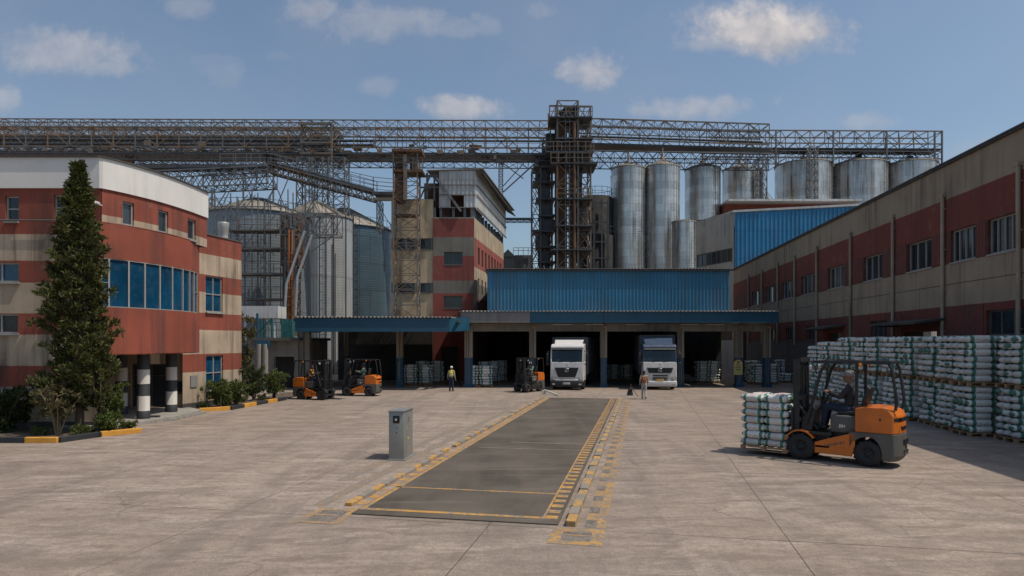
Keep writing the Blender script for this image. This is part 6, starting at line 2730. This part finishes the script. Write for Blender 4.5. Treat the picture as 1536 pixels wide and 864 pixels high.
fo = MB()
for i in range(420):
    u = i / 420
    z = .95 + 9.25 * (u ** .92)
    a = i * 2.399963 + R5.uniform(-.3, .3)
    r = crown_r(z) * (.82 + .75 * noise.noise(Vector((math.cos(a) * 1.9, math.sin(a) * 1.9, z * 1.25)))) * R5.uniform(.75, 1.15)
    r = max(.08, r)
    droop = R5.uniform(.05, .38)
    p0 = Vector((0, 0, z - r * .35))
    p1 = Vector((math.cos(a) * r * .6, math.sin(a) * r * .6, z - r * .12))
    p2 = Vector((math.cos(a) * r, math.sin(a) * r, z + r * droop))
    if z < 9.5:
        m.path([p0, p1, p2], [.03, .018, .006], 4)
    out = Vector((math.cos(a), math.sin(a), .25)).normalized()
    k = max(2, int(r * 4.5))
    for q in range(k):
        t = (.35 + .65 * (q + R5.random()) / k) if q else R5.uniform(.9, 1)
        c = (p0.lerp(p1, t * 2) if t < .5 else p1.lerp(p2, t * 2 - 1))
        c = c + Vector((-math.sin(a), math.cos(a), 0)) * R5.uniform(-.22, .22) * min(1, r)
        clump(fo, R5, c, out * (.3 + t * .6) + Vector((0, 0, .5)), 17, .14, .21, .075)
obj('trunk', m, M['bark'], con)
obj('foliage', fo, M['conifer'], con)


def bush(name, label, loc, h, r, seed, mt, stems=6, leaf_l=.13, leaf_w=.06, dens=1.0, group=None, stem_mat='bark', cat='shrub', bare=.2, open_=.5):
    R = random.Random(seed)
    root = thing(name, label, cat, loc, 0, group)
    m, f = MB(), MB()
    for i in range(stems):
        a = 2 * math.pi * i / stems + R.uniform(-.4, .4)
        lean = R.uniform(.15, 1) * r
        top = Vector((math.cos(a) * lean, math.sin(a) * lean, h * R.uniform(.7, 1)))
        mid = Vector((math.cos(a) * lean * .4, math.sin(a) * lean * .4, h * .45))
        m.path([(math.cos(a) * .05, math.sin(a) * .05, -.03), mid, top], [.035, .025, .01], 5)
        for q in range(int(7 * dens) + 2):
            t = bare + (1 - bare) * R.random()
            c = (Vector((0, 0, 0)).lerp(mid, t * 2) if t < .5 else mid.lerp(top, t * 2 - 1))
            off = Vector((R.gauss(0, 1), R.gauss(0, 1), R.gauss(0, .5))) * r * .28
            e = c + off
            if e.z < .05:
                e.z = .08
            m.bar(c, e, .012)
            out = Vector((e.x, e.y, .3 * h)).normalized()
            clump(f, R, e, out, int(26 * dens), r * .2 * open_ * 2, leaf_l, leaf_w, .3)
    obj('stem', m, M[stem_mat], root)
    obj('foliage', f, M[mt], root)
    return root


def gp_(px, py):
    return tuple(ground(px, py))


bush('shrub', 'dark dense shrub at the left edge of the kerbed bed', (gx(12, 25.6), 25.4, .05), 1.7, .95, 1, 'shrub_dark', 9, .16, .07, 1.6)
bush('shrub', 'open shrub with bare pale forked stems in front of the conifer', (gx(84, 24.4), 24.5, .05), 2.05, .85, 2, 'dusty', 7, .15, .06, 1.5, None, 'dry_stem', bare=.42)
bush('shrub', 'leafy upright shrub on the right of the conifer trunk', (gx(147, 25), 25.2, .05), 2.3, .4, 3, 'conifer', 5, .13, .05, 1.2)
bush('shrub', 'bright bushy shrub at the right end of the conifer bed', (gx(172, 26), 25.9, .05), 1.75, .55, 4, 'shrub', 7, .14, .06, 1.3)
bush('shrub', 'low ground hugging bush near the kerb beneath the bright shrub', (gx(160, 25), 24.9, .05), .75, .45, 6, 'shrub', 6, .12, .06, 1.0)
bush('shrub', 'round bright green bush under the lower side window of the office', (gx(324, 34.5), 35.0, .05), 1.45, .75, 7, 'shrub', 8, .13, .055, 1.5)
bush('shrub', 'second round green bush beside the one under the side window', (gx(352, 36), 36.2, .05), 1.4, .7, 8, 'shrub', 8, .13, .055, 1.4)
bush('shrub', 'tall loose bush at the office corner below the thin tree', (gx(378, 38.5), 38.8, .05), 2.1, .85, 9, 'shrub_dark', 8, .14, .06, 1.5)
bush('shrub', 'yellow green bush nearest the parked forklifts', (gx(408, 39.5), 39.8, .05), 1.75, .85, 10, 'shrub', 8, .13, .055, 1.4)
tt = bush('sapling', 'thin brown leaved tree standing against the office corner', (gx(369, 41), 41.0, .05), 5.3, .62, 12, 'dusty', 4, .17, .07, 2.0, None, 'bark', 'tree', .3, .9)
for k in range(9):
    px = [60, 118, 135, 186, 196, 306, 338, 366, 392][k]
    yy = [24.3, 24.6, 24.9, 26.0, 26.2, 34.3, 35.6, 37.6, 38.8][k]
    what = ['beside the pale stemmed shrub', 'at the foot of the conifer', 'right of the conifer foot', 'at the end of the conifer bed', 'at the very tip of the conifer bed', 'at the start of the second bed', 'between the two round bushes', 'before the tall loose bush', 'before the yellow green bush'][k]
    bush('weed', 'small low weed tuft ' + what, (gx(px, yy), yy, .05), .32, .28, 40 + k, 'shrub', 4, .11, .04, .6, cat='plant')

# ================================================================ sky, sun, camera
EL, TO_SUN = rad(62), Vector((1, -.26, 0)).normalized()
sun_v = Vector((TO_SUN.x * math.cos(EL), TO_SUN.y * math.cos(EL), math.sin(EL)))
sd = bpy.data.lights.new('Sun', 'SUN')
sd.energy = 3.5
sd.angle = rad(.53)
sd.color = (1, .91, .79)
so = bpy.data.objects.new('Sun', sd)
C.objects.link(so)
so.rotation_euler = sun_v.to_track_quat('Z', 'Y').to_euler()
so.location = (40, -10, 60)

W = bpy.data.worlds.new('World')
S.world = W
W.use_nodes = True
nt_ = W.node_tree
nt_.nodes.clear()


def wn(t, **k):
    n = nt_.nodes.new('ShaderNode' + t)
    for a, b in k.items():
        setattr(n, a, b)
    return n


def lk(a, b):
    nt_.links.new(a, b)


def wmath(op, a, b=0, clamp=False):
    n = wn('Math', operation=op, use_clamp=clamp)
    for i, v in enumerate((a, b)):
        if isinstance(v, bpy.types.NodeSocket):
            lk(v, n.inputs[i])
        else:
            n.inputs[i].default_value = v
    return n.outputs[0]


sky = wn('TexSky', sky_type='NISHITA', sun_disc=False)
sky.sun_elevation = EL
sky.sun_rotation = math.atan2(TO_SUN.x, TO_SUN.y)
sky.altitude = 100
sky.air_density = 1.0
sky.dust_density = 2.3
sky.ozone_density = 1.0
tc = wn('TexCoord')
sep = wn('SeparateXYZ')
lk(tc.outputs['Generated'], sep.inputs[0])
yy = wmath('MAXIMUM', sep.outputs[1], .02)
uu = wmath('DIVIDE', sep.outputs[0], yy)
vv = wmath('DIVIDE', sep.outputs[2], yy)
comb = wn('CombineXYZ')
lk(uu, comb.inputs[0])
lk(vv, comb.inputs[1])


def wnoise(sc, det, ro, dist=0):
    n = wn('TexNoise')
    n.inputs['Scale'].default_value = sc
    n.inputs['Detail'].default_value = det
    n.inputs['Roughness'].default_value = ro
    n.inputs['Distortion'].default_value = dist
    lk(comb.outputs[0], n.inputs['Vector'])
    return n.outputs[0]


nA, nB = wnoise(9, 8, .6, .3), wnoise(28, 6, .6, .2)
nC = wnoise(70, 5, .65, .3)
nz_ = wmath('ADD', wmath('MULTIPLY', wmath('SUBTRACT', nC, .5), .5), wmath('ADD', wmath('MULTIPLY', wmath('SUBTRACT', nA, .5), 2.2), wmath('MULTIPLY', wmath('SUBTRACT', nB, .5), 1.0)))
CL = [(1142, 48, 115, 38, .95), (1095, 62, 70, 18, .6), (105, 82, 118, 34, .55), (40, 70, 60, 30, .35), (880, 104, 52, 26, .7), (692, 162, 62, 20, .7), (580, 32, 150, 30, .42), (470, 18, 45, 25, .5),
      (1050, 160, 85, 22, .55), (340, 112, 40, 24, .25), (5, 150, 30, 28, .5), (1310, 182, 55, 14, .4), (280, 10, 45, 20, .35), (565, 130, 35, 14, .3), (815, 18, 25, 18, .35), (735, 40, 35, 18, .3), (1480, 230, 90, 30, .25), (1060, 68, 55, 14, .45), (1215, 40, 45, 30, .8), (150, 100, 75, 18, .45), (60, 78, 70, 24, .5), (650, 45, 90, 14, .35), (905, 95, 28, 12, .4), (670, 150, 25, 10, .6), (1085, 152, 32, 13, .5), (985, 165, 40, 10, .4), (320, 90, 60, 12, .2), (420, 85, 50, 10, .18)]
tot = None
hi = None
for px, py, a, b, s in CL:
    u0, v0 = (px - 768) / 1000, (512 - py) / 1000
    du = wmath('DIVIDE', wmath('SUBTRACT', uu, u0), a * 1.06 / 1000)
    dv = wmath('DIVIDE', wmath('SUBTRACT', vv, v0), b * 1.1 / 1000)
    # flatter underside
    r2 = wmath('SQRT', wmath('ADD', wmath('MULTIPLY', du, du), wmath('MULTIPLY', dv, dv)))
    d = wmath('ADD', wmath('SUBTRACT', 1.05, r2), nz_)
    mr = wn('MapRange', interpolation_type='SMOOTHSTEP')
    lk(d, mr.inputs[0])
    mr.inputs[1].default_value = -.38
    mr.inputs[2].default_value = .85
    mr.inputs[3].default_value = 0
    mr.inputs[4].default_value = s
    tot = mr.outputs[0] if tot is None else wmath('MAXIMUM', tot, mr.outputs[0])
    sh = wmath('MULTIPLY', mr.outputs[0], wmath('ADD', wmath('ADD', wmath('MULTIPLY', dv, .42), .5), wmath('MULTIPLY', wmath('SUBTRACT', nB, .5), 2.2), True))
    hi = sh if hi is None else wmath('MAXIMUM', hi, sh)
# broad thin veil
veil = wn('MapRange')
lk(wnoise(2.6, 6, .55, .4), veil.inputs[0])
veil.inputs[1].default_value = .42
veil.inputs[2].default_value = .75
veil.inputs[3].default_value = .09
veil.inputs[4].default_value = .26
tot = wmath('MAXIMUM', tot, veil.outputs[0])
tot = wmath('MULTIPLY', tot, wmath('GREATER_THAN', sep.outputs[1], .05))
mc = wn('MixRGB')
lk(hi, mc.inputs[0])
mc.inputs[1].default_value = (3.9, 3.9, 4.2, 1)
mc.inputs[2].default_value = (6.6, 6.1, 5.9, 1)
mx_ = wn('MixRGB')
lk(tot, mx_.inputs[0])
tint = wn('MixRGB', blend_type='MULTIPLY')
tint.inputs[0].default_value = 1
lk(sky.outputs[0], tint.inputs[1])
tint.inputs[2].default_value = (.93, 1.04, 1.06, 1)
lk(tint.outputs[0], mx_.inputs[1])
lk(mc.outputs[0], mx_.inputs[2])
bg = wn('Background')
bg.inputs[1].default_value = .11
lk(mx_.outputs[0], bg.inputs[0])
wo = wn('OutputWorld')
lk(bg.outputs[0], wo.inputs[0])

cd = bpy.data.cameras.new('Camera')
cd.sensor_width = 36
cd.lens = 36 * 1000 / 1536
cd.shift_y = 80 / 1536
cd.clip_start = .1
cd.clip_end = 2000
co_ = bpy.data.objects.new('Camera', cd)
C.objects.link(co_)
co_.location = (0, 0, 3.5)
co_.rotation_euler = (rad(90), 0, 0)
S.camera = co_
S.view_settings.view_transform = 'Standard'
S.view_settings.look = 'None'
S.view_settings.exposure = 0
S.view_settings.gamma = 1
